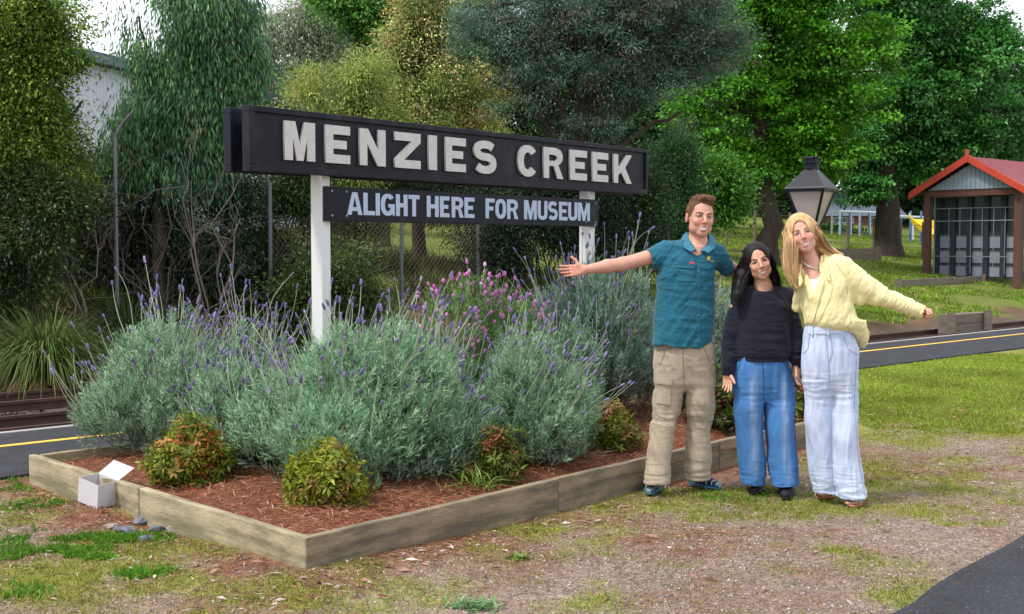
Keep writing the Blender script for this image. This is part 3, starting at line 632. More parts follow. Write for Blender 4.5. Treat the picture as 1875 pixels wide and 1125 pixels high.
mb.build('wall_frame', M['frame_dk'], shel)
mb = MB()
for i in range(6):
    t = .5+(WS-1.0)*i/5; track_mb_box(mb, .28, .29, t-.008, t+.008, .2, z_e-.5)
for z in (zl*.52, zl*1.28, zl*1.55): track_mb_box(mb, .265, .277, .1, WS-.1, z-.012, z+.012)
mb.build('wire_screen', M['lightmetal'], shel)
mb = MB(); track_mb_box(mb, .3, 4.9, WS-.06, WS-.03, .05, z_e-.03); mb.build('side_wall', M['corr'], shel)
# low timber edging boxes and walls on the far bank
M['oldwood'] = pm('old_timber', (.16,.13,.105), .9, var=.3, vs=5, stretch=(1,1,4), fine=.2, fs=50)
def timber_wall(u0, v0, u1, v1, hgt, Y0, Y1, name, label, cat, th=.12):
    a, b = P(u0, v0, Y0), P(u1, v1, Y1); r = empty(name, (a[0], a[1], 0), label, cat); L_ = b-a; o = np.array([a[0],a[1],0])
    gz = min(float(Hh(*a[:2])), float(Hh(*b[:2])))-.12; top_ = a[2]+hgt; lo_ = min(a[2], gz); d_ = b[2]-a[2]; a[2] = lo_; b[2] = lo_+d_; hgt = top_-lo_
    n = max(1, int(hgt/.16))
    for k in range(n):
        mb = MB(); h = hgt/n; z0 = a[2]+k*h+.004; mb.bar(a*[1,1,0]-o+[0,0,z0+h/2], b*[1,1,0]-o+[0,0,z0+h/2+(b[2]-a[2])], th, h-.008); mb.build('timber', M['oldwood'], r)
    for f in (0.02, .98):
        mb = MB(); p = a+L_*f-o; mb.box(p+[0,-th*.9,hgt/2-.1], (.06,.05,hgt/2+.15)); mb.build('stake', M['oldwood'], r)
timber_wall(1730, 602, 1800, 596, .26, 22.0, 22.6, 'timber_planter', 'short low timber edging wall set in the grass bank on the right', 'timber wall', .3)
timber_wall(1335, 490, 1612, 487, .55, 37, 37, 'retaining_wall', 'long low grey timber retaining wall below the fenced lawn', 'retaining wall')
timber_wall(1640, 521, 1800, 512, .10, 29.5, 33, 'rail_kerb', 'dark timber kerb running up to the shelter', 'kerb', .1)

# ------------------------------------------------------------ post and wire fence, playground, house on the far lawn
def postfence(pts, h, name, label, post_r=.05, wires=(.3,.6,.9), mat='oldwood'):
    ps = [np.array([*P(u, 450, Yv)[:2], 0]) for u, Yv in pts]
    for p in ps: p[2] = float(Hh(p[0], p[1]))
    r = empty(name, tuple(ps[0]), label, 'fence')
    for p in ps:
        mb = MB(); mb.tube([p-ps[0]+[0,0,-.2], p-ps[0]+[0,0,h]], post_r, 7); mb.build('post', M[mat], r)
    mb = MB()
    for a, b in zip(ps[:-1], ps[1:]):
        for w in wires: mb.tube([a-ps[0]+[0,0,w*h], b-ps[0]+[0,0,w*h]], .008, 4)
    mb.build('wire', M['metal_grey'], r)
postfence([(1330,40),(1382,40),(1446,40),(1500,40),(1552,40),(1600,40),(1648,40),(1690,40),(1760,40)], 1.25, 'wire_fence', 'low post and wire fence across the far lawn')
M['white_pipe'] = pm('white_pipe', (.6,.64,.7), .5); M['blue_pipe'] = pm('blue_pipe', (.10,.22,.45), .5); M['yellow_pl'] = pm('yellow_plastic', (.75,.50,.03), .4); M['blue_pl'] = pm('blue_plastic', (.03,.20,.5), .4)
def pz(u, v, Yv): return P(u, v, Yv)
def swing_frame(u0, u1, vt, Yv, name, label, n=4):
    a = P(u0, 440, Yv); b = P(u1, 440, Yv+2); zt_ = P(u0, vt, Yv)[2]; zg_ = float(Hh(a[0], a[1])); o = np.array([a[0],a[1],zg_]); r = empty(name, tuple(o), label, 'playground frame')
    h = zt_-zg_
    for k in range(n):
        p = (a+(b-a)*k/(n-1))*[1,1,0]+[0,0,zg_]-o
        for dy in (0, 1.3):
            mb = MB(); mb.tube([p+[0,dy,0], p+[0,dy,h]], .045, 6); mb.build('upright', M['blue_pipe' if k%2 else 'white_pipe'], r)
    for dy in (0, 1.3):
        mb = MB(); q0 = np.array([0,dy,h]); q1 = (b-a)*[1,1,0]+[0,dy,h]; mb.tube([q0,q1], .05, 6); mb.build('top_bar', M['white_pipe'], r)
    mb = MB()
    for k in range(6):
        p = (b-a)*[1,1,0]*k/5; mb.tube([p+[0,0,h],p+[0,1.3,h]], .03, 5)
    mb.build('rung', M['white_pipe'], r)
swing_frame(1537, 1608, 387, 52, 'climbing_frame', 'white and blue metal climbing frame between the oak trunks', 5)
swing_frame(1645, 1690, 396, 50, 'swing_frame', 'white pipe frame just right of the ivy covered trunk', 3)
a = P(1684, 440, 50); zg_ = float(Hh(a[0], a[1])); ht = P(1684, 408, 50)[2]-zg_
sld = empty('playground_slide', (a[0], a[1], zg_), 'yellow curved playground slide left of the shelter', 'slide')
pts = [np.array([-.1+.75*sstep(0,1,k), -.8*k, ht*(1-k)**1.2+.15]) for k in np.linspace(0,1,9)]
mb = MB(); V = []
for p in pts: V += [p+[-.35,0,.25], p+[-.25,0,0], p+[.25,0,0], p+[.35,0,.25], p+[.4,0,.25], p+[.3,0,-.06], p+[-.3,0,-.06], p+[-.4,0,.25]]
mb.add(V, [[i*8+j, i*8+(j+1)%8, i*8+8+(j+1)%8, i*8+8+j] for i in range(8) for j in range(8)]); mb.build('chute', M['yellow_pl'], sld)
mb = MB(); mb.tube([(-.3,.3,0),(-.3,.3,ht+.5)], .05, 6); mb.tube([(.15,.3,0),(.15,.3,ht+.5)], .05, 6); mb.build('ladder', M['blue_pipe'], sld)
def house(u0, u1, vg, ve, va, Yv, name, label, wall, roofc, depth=8, parts=True):
    a, b = P(u0, vg, Yv), P(u1, vg, Yv); zg_ = float(Hh((a[0]+b[0])/2, Yv)); ze = P(u0, ve, Yv)[2]; za = P(u0, va, Yv+depth/2)[2]
    o = np.array([a[0], Yv, zg_]); w = b[0]-a[0]; r = empty(name, tuple(o), label, 'building'); h = ze-zg_; ha = za-zg_
    mb = MB(); mb.box((w/2, depth/2, h/2-1), (w/2, depth/2, h/2+1)); mb.build('wall', wall, r)
    mb = MB(); e = .5; V = [(-e,-e,h),(w+e,-e,h),(w+e,depth+e,h),(-e,depth+e,h),(-e,depth/2,ha),(w+e,depth/2,ha)]
    mb.add(V, [[0,1,5,4],[2,3,4,5],[0,4,3],[1,2,5],[3,2,1,0]]); mb.build('roof', roofc, r)
    if parts:
        n = max(2, int(w/2.5))
        for k in range(n):
            x = w*(k+.5)/n; mb = MB(); mb.box((x, -.03, h*.55), (.5, .02, h*.2)); mb.build('window', M['dglass'], r)
            mb = MB(); mb.box((x, -.02, h*.55), (.58, .018, h*.2+.08)); mb.build('window_frame', M['white_pipe'], r)
    return r
M['brick'] = pm('brick', (.28,.12,.08), .9, var=.2, vs=20); M['slate'] = pm('slate_roof', (.12,.15,.19), .7, var=.1); M['weather'] = pm('pale_wall', (.5,.5,.5), .8)
house(1512, 1640, 440, 396, 350, 66, 'brick_house', 'brick house with a blue grey roof beyond the playground', M['brick'], M['slate'])
house(1180, 1262, 420, 395, 372, 75, 'weatherboard_house', 'pale low house glimpsed beyond the lawn left of the oak trunk', M['weather'], M['slate'])
# the big corrugated museum shed behind the trees on the left
M['corr_white'] = pm('corrugated_white', (.56,.58,.66), .5, var=.12, vs=2)
a = np.array([*P(100, 450, 25)[:2], 0]); b = np.array([*P(575, 450, 36)[:2], 0]); zg_ = .6
h0 = P(145, 112, 25.8)[2]-zg_; o = np.array([a[0], a[1], zg_]); L_ = b-a; dl = L_/np.linalg.norm(L_); nl = np.array([-dl[1], dl[0], 0]); ln = np.linalg.norm(L_)
ms = empty('museum_shed', tuple(o), 'large pale corrugated iron shed half hidden behind the trees on the left', 'shed')
mb = MB(); n = int(ln/.12)
V = []
for i in range(n*2+1):
    p = dl*(i*ln/(2*n)) + nl*(.02 if i % 2 else 0); V += [p+[0,0,-1.5], p+[0,0,h0]]
mb.add(V, [[2*i, 2*i+2, 2*i+3, 2*i+1] for i in range(2*n)]); mb.add([dl*0+nl*.05+[0,0,-1.5], dl*ln+nl*.05+[0,0,-1.5], dl*ln+nl*9+[0,0,-1.5], nl*9+[0,0,-1.5], nl*.05+[0,0,h0], dl*ln+nl*.05+[0,0,h0], dl*ln+nl*9+[0,0,h0], nl*9+[0,0,h0]], [[0,1,5,4],[1,2,6,5],[2,3,7,6],[3,0,4,7]])
mb.build('wall', M['corr_white'], ms)
mb = MB(); mb.add([-dl*.3-nl*.35+[0,0,h0+.0], dl*(ln+.3)-nl*.35+[0,0,h0+.0], dl*(ln+.3)+nl*9.4+[0,0,h0+.6], -dl*.3+nl*9.4+[0,0,h0+.6], -dl*.3-nl*.35+[0,0,h0+.22], dl*(ln+.3)-nl*.35+[0,0,h0+.22], dl*(ln+.3)+nl*9.4+[0,0,h0+.82], -dl*.3+nl*9.4+[0,0,h0+.82]], [[3,2,1,0],[4,5,6,7],[0,1,5,4],[1,2,6,5],[2,3,7,6],[3,0,4,7]])
mb.build('roof', M['slate'], ms)
# chain-link fence behind the sign
fa, fb = np.array([*P(495, 450, 16.6)[:2], 0]), np.array([*P(900, 450, 19.5)[:2], 0])
cf = empty('chain_link_fence', (fa[0], fa[1], 0), 'rusty chain link fence on the bank behind the sign', 'fence'); L_ = fb-fa; ln = np.linalg.norm(L_); dl = L_/ln; FH = 1.75
zb0 = lambda s: float(Hh(*(fa+dl*s)[:2]))
for s, ext in ((0,.5),(.36*ln/ .65,0.),(.93*ln,.1)):
    s = min(s, ln); mb = MB(); mb.tube([dl*s+[0,0,zb0(s)-.2], dl*s+[0,0,zb0(s)+FH+ext]], .03, 8); mb.build('post', M['metal_grey'], cf)
V = []; F = []; st = .085; n = int(ln/st); zb_m = [zb0(k*st) for k in range(n+1)]
rad = .0028
mb = MB()
for sg in (1, -1):
    for k in range(-22, n+22):
        x0 = k*st; x1 = x0+sg*FH*.9; lo, hi = 0., 1.
        for xe in (0., ln):
            if (x0-xe)*(x1-xe) < 0:
                f = (xe-x0)/(x1-x0)
                if (x0 < 0) if xe == 0. else (x0 > ln): lo = max(lo, f)
                else: hi = min(hi, f)
        if lo >= hi or max(x0,x1) <= 0 or min(x0,x1) >= ln: continue
        pts = []
        for f in (lo, hi): s = x0+(x1-x0)*f; pts.append(dl*s+np.array([0,.004*sg,zb0(s)+FH*f]))
        mb.tube(pts, rad, 3, cap=False)
M['rustwire'] = pm('rusty_wire', (.13,.085,.07), .8, metal=.2)
w = mb.build('wire_mesh', M['rustwire'], cf)
# ------------------------------------------------------------ plants
def limb(mb, a, b, r0, r1, g, wob=.08, K=6, n=6, col=(1,1,1), sag=0.):
    a = np.asarray(a, float); b = np.asarray(b, float); t = np.linspace(0,1,K)[:,None]; L_ = np.linalg.norm(b-a)
    p = a+(b-a)*t + g.normal(0, wob*L_/3, (K,3))*np.sin(t*pi) + np.array([0,0,1])*sag*L_*np.sin(t*pi)
    mb.tube(p, np.linspace(r0, r1, K), n, col, cap=False); return p
def crown_leaves(g, blobs, ncl, m, cs, ll, lw, pal, droop=.25, gap=.0, gf=1.0, flat=.7, shell=.55, align=.6, jit=.25, pjit=None, gain=1.2):
    """blobs: list of (centre, radii). Returns cluster centres, leaf verts, colours"""
    vol = np.array([np.prod(r)**(2/3) for c, r in blobs]); vol = vol/vol.sum()
    NN = int(ncl/(1-gap))+5; k = g.choice(len(blobs), NN, p=vol); Cn = np.array([b[0] for b in blobs])[k]; Rr = np.array([b[1] for b in blobs])[k]
    d = unit(g.normal(0,1,(NN,3))); r = 1-shell*g.random(NN)**1.6
    lump = .52+.95*vnoise(d*1.9+Cn*1.7, 3)
    Pc = Cn + d*Rr*(r*lump)[:,None]
    nv = (vnoise(Pc*gf, 11)*.6+vnoise(Pc*gf*2.3, 12)*.4); keep = nv > np.quantile(nv, gap)
    Pc, k, d = Pc[keep][:ncl], k[keep][:ncl], d[keep][:ncl]; n = len(Pc)
    out = d
    pc = pick(g, n, pal)*g.uniform(.6,1.4,(n,1))
    sz = cs*g.uniform(.6,1.35,n)
    off = g.normal(0,1,(n,m,3))*np.array([1,1,flat])*sz[:,None,None]
    lp = (Pc[:,None]+off).reshape(-1,3)
    dr = (unit(off)*align + out[:,None]*.5 + g.normal(0,.5,(n,m,3)) + np.array([0,0,-droop])).reshape(-1,3)
    L_ = ll*g.uniform(.6,1.3,n*m); W_ = lw*g.uniform(.7,1.3,n*m)
    sdv = g.normal(0,.6,(n*m,3))+np.array([0,0,1.])
    V = ribbons2(lp, dr, sdv, L_, W_, None)
    c = np.repeat(pc, m, 0)*g.uniform(1-jit,1+jit,(n*m,1))*gain
    if pjit is not None:
        q = g.random(n*m) < pjit[3]; c[q] = np.array(pjit[:3])*g.uniform(.7,1.3,(q.sum(),1))
    return Pc, k, V, c
def tree(name, label, u, Y, blobs, ncl, m, cs, ll, lw, pal, trunk=(.2, None), cat='tree', group=None, seed=1, zb=None, twigs=200, bark='bark', lean=(0,0), forks=None, **kw):
    g = rng(seed); b = P(u, 450, Y); b[2] = float(Hh(b[0], b[1])) if zb is None else zb
    root = empty(name, tuple(b), label, cat, group)
    BL = []
    for q in blobs:
        dy = q[4] if len(q) > 4 else 0; c = P(q[0], q[1], Y+dy)-b; s = (Y+dy)/FPX; BL.append((c, np.array([q[2]*s, q[2]*s*.8, q[3]*s])))
    Pc, k, V, c = crown_leaves(g, BL, ncl, m, cs, ll, lw, pal, **kw)
    leaf_mesh('crown' if cat == 'tree' else 'foliage', [V], [c], M['leaf'], root)
    mb = MB(); r0 = trunk[0]; top = max(q[0][2] for q in BL); forkz = trunk[1] if trunk[1] else top*.35
    ft = np.array([lean[0], lean[1], forkz]); K = 7; t = np.linspace(0,1,K)[:,None]
    tp = ft*t + g.normal(0, r0*.5, (K,3))*np.sin(t*pi); tp[0] = [0,0,-.3]
    mb.tube(tp, r0*(1.25-.55*t[:,0]**.5)*np.array([1.25]+[1]*(K-1)), 9, cap=False)
    ends = []
    for i, (cc, rr) in enumerate(BL):
        st = tp[-1] if i % 2 == 0 else tp[-2]; e = cc+rr*[0,0,.2]
        lp = limb(mb, st, e, r0*.5, r0*.14, g, .10, 8, 6, sag=.05); ends.append(lp)
    for j in g.choice(len(Pc), min(twigs, len(Pc)), replace=False):
        lp = ends[k[j]]; s = lp[g.integers(3, len(lp))]
        limb(mb, s, Pc[j], r0*.13, r0*.03, g, .12, 4, 4)
    mb.build('trunk', M[bark], root, smooth=True)
    return root
SH = dict(cat='shrub')
# -- big trees
DG = [(.035,.065,.025,3),(.05,.09,.03,3),(.025,.045,.02,2)]
tree('broadleaf_tree', 'dark yellow green tree filling the top left corner', -30, 15, [(60,30,85,60),(50,140,75,65),(125,215,62,30),(30,280,115,60),(110,325,62,40),(150,190,36,18),(110,110,40,24),(150,290,30,24),(-60,60,110,110),(-60,230,110,110),(20,90,70,60)], 1250, 66, .14, .062, .026,
     [(.10,.17,.018,4),(.065,.12,.014,3),(.16,.23,.03,2),(.04,.07,.012,1.5)], trunk=(.12,1.0), seed=2, gain=1.55, gap=.4, gf=1.7, flat=.55, twigs=260)
tree('weeping_gum_tree', 'tall dark blue green gum with drooping leaves left of the sign', 290, 16.5, [(335,30,105,70),(290,130,75,75),(390,120,60,80),(355,215,80,65),(265,235,48,45),(415,30,50,60),(440,120,40,50),(240,150,50,40),(230,300,50,36),(310,320,80,40),(405,310,50,45),(255,40,40,50),(420,200,40,50)], 1200, 52, .14, .115, .021,
     [(.045,.125,.06,4),(.065,.16,.06,3),(.03,.08,.04,2),(.11,.22,.06,2),(.14,.12,.07,.5)], trunk=(.10,3.2), seed=3, gain=1.4, gap=.34, gf=1.2, droop=2.2, flat=1.3, align=.25, twigs=260)
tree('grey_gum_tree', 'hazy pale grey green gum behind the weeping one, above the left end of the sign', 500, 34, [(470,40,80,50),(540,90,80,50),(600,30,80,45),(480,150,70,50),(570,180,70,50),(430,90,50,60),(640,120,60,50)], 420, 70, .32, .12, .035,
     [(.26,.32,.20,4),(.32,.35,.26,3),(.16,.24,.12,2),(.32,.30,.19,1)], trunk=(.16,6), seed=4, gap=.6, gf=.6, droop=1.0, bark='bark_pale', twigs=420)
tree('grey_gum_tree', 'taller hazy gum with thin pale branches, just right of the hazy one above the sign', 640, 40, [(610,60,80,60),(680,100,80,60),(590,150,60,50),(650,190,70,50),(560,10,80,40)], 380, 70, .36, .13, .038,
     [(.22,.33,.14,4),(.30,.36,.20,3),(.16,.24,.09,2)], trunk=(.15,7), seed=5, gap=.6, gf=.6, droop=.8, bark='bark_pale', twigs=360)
tree('copper_tipped_tree', 'bushy tree with orange cream new growth above the middle of the sign', 770, 23, [(760,60,70,60),(800,160,90,60),(880,200,70,50),(720,150,60,60),(850,240,90,40),(700,225,80,45),(810,10,80,50)], 1150, 58, .14, .075, .026,
     [(.13,.19,.03,3),(.62,.46,.24,2.2),(.50,.47,.20,2.0),(.09,.15,.04,4),(.55,.25,.10,.6),(.26,.34,.08,2.5)], trunk=(.14,2.5), seed=6, gap=.42, gain=1.5, gf=1.6, jit=.35)
tree('olive_wattle_tree', 'olive green fine leaved tree just above the letters of the sign', 620, 21, [(590,185,50,50),(650,150,60,50),(545,220,40,40),(700,230,50,40),(620,240,80,40),(640,300,70,40),(500,250,50,50)], 1100, 52, .14, .09, .017,
     [(.23,.31,.07,4),(.32,.36,.09,3),(.14,.20,.05,2),(.34,.24,.06,.7)], trunk=(.09,2.0), seed=7, gap=.4, gain=1.35, gf=1.6, droop=.5)
tree('bright_maple_tree', 'bright mid green tree at the top edge above the sign', 700, 30, [(680,20,90,50),(640,-20,90,60),(760,30,60,50),(720,90,60,40)], 800, 50, .18, .12, .07,
     [(.09,.24,.04,4),(.15,.32,.06,3),(.05,.15,.03,2)], trunk=(.16,4.5), seed=8, gap=.42, gf=.8)
tree('blackwood_tree', 'large blue grey wattle tree with dark trunk above the right half of the sign', 1050, 21, [(1050,40,110,70),(930,90,90,60),(1170,60,110,80),(1000,150,90,50),(1110,150,90,45),(1220,140,90,60),(1290,70,70,80),(920,20,90,60),(960,210,60,30),(1080,225,60,26),(1150,-20,150,60),(1250,210,60,35)], 1700, 72, .14, .08, .017,
     [(.085,.15,.105,4),(.06,.11,.075,3),(.13,.195,.145,2),(.15,.10,.07,.8),(.035,.065,.04,2)], trunk=(.17,2.9), seed=9, gain=1.45, gap=.36, gf=1.3, flat=.4, twigs=420, jit=.3)
OK_ = [(.075,.24,.012,4),(.12,.34,.018,3),(.04,.14,.012,2)]
tree('oak_tree', 'huge bright green oak with dark trunk in the middle of the right side', 1402, 33, [(1330,60,90,70),(1420,30,100,80),(1500,110,100,80),(1380,170,90,60),(1300,200,80,60),(1560,200,90,60),(1470,230,90,50),(1300,300,80,45),(1400,300,90,40),(1530,290,70,36),(1590,100,70,80),(1330,-30,120,70),(1480,-30,120,70),(1250,330,50,50)], 1500, 92, .19, .125, .08,
     OK_, trunk=(.30,4.0), seed=10, gap=.36, gf=.95, flat=.38, twigs=420, shell=.8)
tree('oak_tree', 'dark green oak with ivy on its trunk, behind the shelter', 1626, 40, [(1700,60,90,80),(1790,120,100,90),(1650,180,90,70),(1730,220,100,50),(1840,220,90,60),(1690,290,70,40),(1600,260,70,60),(1815,95,50,40),(1640,20,80,70),(1800,270,110,30),(1590,340,60,30)], 1400, 90, .24, .14, .09,
     [(.045,.17,.035,4),(.07,.24,.04,3),(.03,.10,.022,2)], trunk=(.42,4.6), seed=11, gap=.36, gf=.8, flat=.38, twigs=360, shell=.8)
tree('far_elm_tree', 'hazy dull green tree top at the far right edge above the shelter', 1850, 62, [(1770,140,90,55),(1875,200,60,50),(1700,60,90,60),(1830,240,120,60)], 620, 60, .7, .22, .14, [(.06,.14,.07,3),(.08,.17,.08,2)], trunk=(.4,7), seed=12, gap=.44, gf=.35)
tree('far_elm_tree', 'dull green tree filling the gap between the two oaks', 1500, 70, [(1450,280,110,60),(1560,200,110,90),(1350,220,110,90),(1650,260,90,60)], 620, 60, .75, .24, .15, [(.05,.13,.04,3),(.07,.16,.04,2)], trunk=(.4,8), seed=13, gap=.44, gf=.3)
tree('cypress_tree', 'dark green conifer right of the end of the sign', 1215, 25, [(1215,330,50,55),(1200,400,60,50),(1240,280,32,40),(1250,400,40,50),(1150,420,40,50)], 900, 60, .18, .075, .02, [(.02,.06,.025,4),(.035,.09,.03,2),(.05,.13,.02,1.6)], trunk=(.12,1.0), seed=14, gap=.25, gf=1.0)
tree('broadleaf_tree', 'mid green young tree between the dark conifer and the big oak', 1290, 28, [(1290,330,50,40),(1260,370,40,40),(1320,370,36,32)], 380, 60, .22, .10, .06, [(.05,.16,.015,3),(.08,.22,.02,2)], trunk=(.10,1.6), seed=15, gap=.34, gf=.9)
fi_ = 0
for lb, u, Yf, bl, pl in (('hazy mid green tree filling behind the left end of the sign', 470, 44, [(440,210,60,60),(510,260,70,60),(470,330,70,50)], 0),
    ('soft green tree behind the olive one above the letters', 600, 46, [(560,180,50,50),(640,230,80,60),(600,320,80,50)], 1),
    ('green tree closing the gap right of the olive one', 760, 42, [(720,150,60,60),(800,110,60,70),(760,260,90,60),(700,330,60,40)], 0),
    ('dark green tree behind the copper tipped tree', 900, 44, [(880,60,70,80),(940,160,80,70),(860,260,80,60),(960,300,70,50)], 2),
    ('dark green tree directly behind the blackwood trunk', 1040, 46, [(1020,80,80,80),(1080,180,90,70),(1020,280,90,50),(1120,300,70,40)], 2),
    ('deep green tree behind the right end of the sign', 1190, 45, [(1180,80,80,90),(1230,180,80,80),(1180,280,80,60),(1260,300,50,50)], 2),
    ('mid green tree filling behind the left oak limbs', 1320, 52, [(1290,120,70,90),(1350,230,80,80),(1300,330,70,50),(1420,180,70,90)], 0)):
    fi_ += 1
    tree('background_tree', lb, u, Yf, bl, 620, 60, .40, .16, .10, [[(.08,.16,.05,3),(.12,.21,.07,2)],[(.13,.19,.07,3),(.18,.24,.10,2)],[(.04,.09,.03,3),(.065,.13,.04,2)]][pl], trunk=(.2,4), group='trees filling the background', seed=200+fi_, gap=.3, gf=.6, twigs=120)
# -- shrubs on the bank, named by where they grow
UG = [(.03,.06,.02,4),(.045,.09,.025,3),(.02,.035,.015,3)]
def shrub(label, u, Y, blobs, ncl, pal, seed, m=44, cs=.15, ll=.062, lw=.024, name='shrub', group='shrubs on the bank behind the tracks', **kw):
    kw.setdefault('gap', .33); kw.setdefault('gain', 1.0); kw.setdefault('gf', 1.5)
    return tree(name, label, u, Y, blobs, int(ncl*.8), m, cs, ll, lw, pal, trunk=(.035,.35), cat='shrub', group=group, seed=seed, twigs=90, **kw)
shrub('dark green leafy shrub at the left edge above the tussocks', 40, 14.6, [(40,440,110,60),(-40,400,100,90),(110,400,70,50),(60,360,60,40),(-20,500,90,50)], 1100, [(.045,.085,.02,3),(.03,.055,.018,3),(.08,.12,.02,1.5)], 21)
shrub('dull brown green shrub behind the second tussock', 190, 17, [(190,430,90,60),(250,470,90,60),(140,360,70,60),(210,370,80,60)], 1000, [(.03,.05,.02,3),(.05,.06,.03,2),(.08,.07,.04,1.5)], 22, ll=.09, lw=.02)
shrub('dark shrub below the left end of the sign', 370, 17, [(370,420,80,60),(440,380,60,70),(330,470,80,50),(420,470,80,50),(300,410,70,70)], 1100, [(.02,.045,.025,3),(.035,.07,.035,3),(.055,.10,.03,1)], 23, droop=.8)
shrub('leafy green shrub with yellow tips under the left of the sign beside the post', 530, 17.5, [(520,400,55,60),(500,470,70,50),(550,340,40,50),(590,430,40,60),(530,520,60,36)], 900, [(.06,.12,.02,3),(.03,.07,.02,3),(.14,.19,.03,1)], 24)
shrub('grey green bushy shrub behind the wire fence between the posts', 660, 21.5, [(650,400,60,36),(620,350,60,40),(700,330,50,30)], 600, [(.09,.13,.05,3),(.06,.09,.035,3)], 25)
shrub('dark green shrub seen under the museum board', 870, 21.5, [(880,430,50,50),(800,360,60,40),(930,380,60,60),(860,350,60,40)], 800, [(.045,.08,.04,3),(.07,.11,.06,2)], 26)
shrub('very dark evergreen bush behind the hand of the man', 990, 19.5, [(980,420,75,55),(1040,400,60,70),(930,460,50,40),(1010,350,70,45),(1090,350,60,50),(1100,430,60,60)], 1500, [(.012,.03,.014,4),(.02,.045,.02,2)], 27, gap=.2)
shrub('dark leafy shrub behind the right post and the tall lavender', 1140, 20.5, [(1140,400,60,60),(1160,340,50,50),(1190,460,60,40),(1110,470,50,40)], 900, [(.02,.05,.02,3),(.04,.09,.02,2)], 28)
shrub('low shrub beside the fence foot under the sign', 620, 16.4, [(620,500,60,40),(570,540,60,36),(650,540,40,30)], 600, [(.07,.12,.02,3),(.04,.07,.02,3)], 29)
shrub('low pale shrub growing by the stones seen between the man and the short woman', 1240, 38, [(1225,410,30,22),(1255,400,24,20)], 260, [(.10,.16,.05,3),(.06,.1,.03,2)], 30)
shrub('low green hedge on the far lawn', 1560, 56, [(1500,440,34,14),(1540,442,30,12),(1470,436,26,14)], 300, [(.04,.13,.02,3),(.02,.07,.02,2)], 31, cs=.3, ll=.2, lw=.12)
# distant wood closing the view
g = rng(40); BL = []
for u in range(-150, 2050, 55):
    Yw = 78+g.uniform(-8,14); v = 350+g.uniform(-40,20)-(30 if u > 1300 else 0); c = P(u, v, Yw); s = Yw/FPX; BL.append((c, np.array([70*s, 60*s, 90*s])))
    BL.append((P(u+20, 410, Yw-2), np.array([60*s, 50*s, 50*s])))
Pc, k, V, c = crown_leaves(g, BL, 7500, 16, .9, .55, .35, [(.05,.11,.035,3),(.07,.14,.05,2),(.03,.07,.025,2)], gap=.3, gf=.25)
tag(leaf_mesh('distant_wood', [V], [c], M['leaf']), 'mass of far trees closing the view behind everything', 'wood', kind='stuff')
# leaf mould and undergrowth under the shrubs
def reg_und(g, n):
    s = g.uniform(-6, 13, n); t = g.uniform(6.6, 14, n); p = A0[None]+s[:,None]*D+t[:,None]*N_; x, y = p[:,0], p[:,1]
    k = n2(x,y,.7,79) > .35; return x[k], y[k]
blades('undergrowth', 30000, 41, reg_und, .10, .5, .03, [(.03,.06,.02,4),(.05,.08,.02,2),(.12,.08,.05,2)], 'dark tangled ground cover under the shrubs and trees', 'ground cover', lean=.7)
# bare sticks
def sticks(label, u, Y, tips, seed, col=(.13,.11,.095), r=.018, sub=5):
    g = rng(seed); b = P(u, 450, Y); b[2] = float(Hh(b[0], b[1])); root = empty('bare_shrub', tuple(b), label, 'dead shrub', 'bare leafless shrubs on the bank')
    mb = MB()
    for (tu, tv) in tips:
        e = P(tu, tv, Y+g.uniform(-.6,.6))-b; p = limb(mb, g.normal(0,.05,3)*[1,1,0]-[0,0,.1], e, r, r*.35, g, .14, 9, 5, col)
        for q in range(sub):
            i = g.integers(2, 8); dd = unit(e*.5+g.normal(0,1,3)*np.linalg.norm(e)*.35+[0,0,.1]); l = np.linalg.norm(e)*g.uniform(.15,.4)
            pp = limb(mb, p[i], p[i]+dd*l, r*.35, r*.12, g, .14, 6, 4, col)
            for q2 in range(3):
                dd2 = unit(dd+g.normal(0,.6,3)); limb(mb, pp[g.integers(1,5)], pp[3]+dd2*l*.6, r*.14, r*.07, g, .1, 4, 3, col)
    mb.build('branches', M['twig'], root, usecol=True); return root
sticks('pale forked bare branches just left of the sign end', 365, 15.2, [(425,300),(330,290),(440,400),(415,440),(350,330)], 51)
sticks('tangle of thin brown leafless branches between the gum trunks', 285, 16, [(150,250),(200,290),(260,240),(330,300),(380,330),(180,340),(420,420)], 52, (.10,.08,.07), .014, 9)
sticks('thin pale leafless twigs at the left below the broadleaf tree', 150, 15.5, [(90,300),(160,250),(200,330),(40,340)], 53, (.24,.2,.17), .014, 7)
bp_ = [P(213,470,15), P(212,380,15), P(211,250,15), P(225,225,15), P(247,200,15)]; o = bp_[0].copy(); o[2] = float(Hh(o[0],o[1]))
mb = MB(); mb.tube([p-o if i else [0,0,-.2] for i, p in enumerate(bp_)], [.03,.028,.024,.02,.012], 7); br = mb.build('bent_pole', M['metal_grey'], loc=tuple(o)); tag(br, 'thin grey pole with a bent tip standing before the left gum', 'pole')
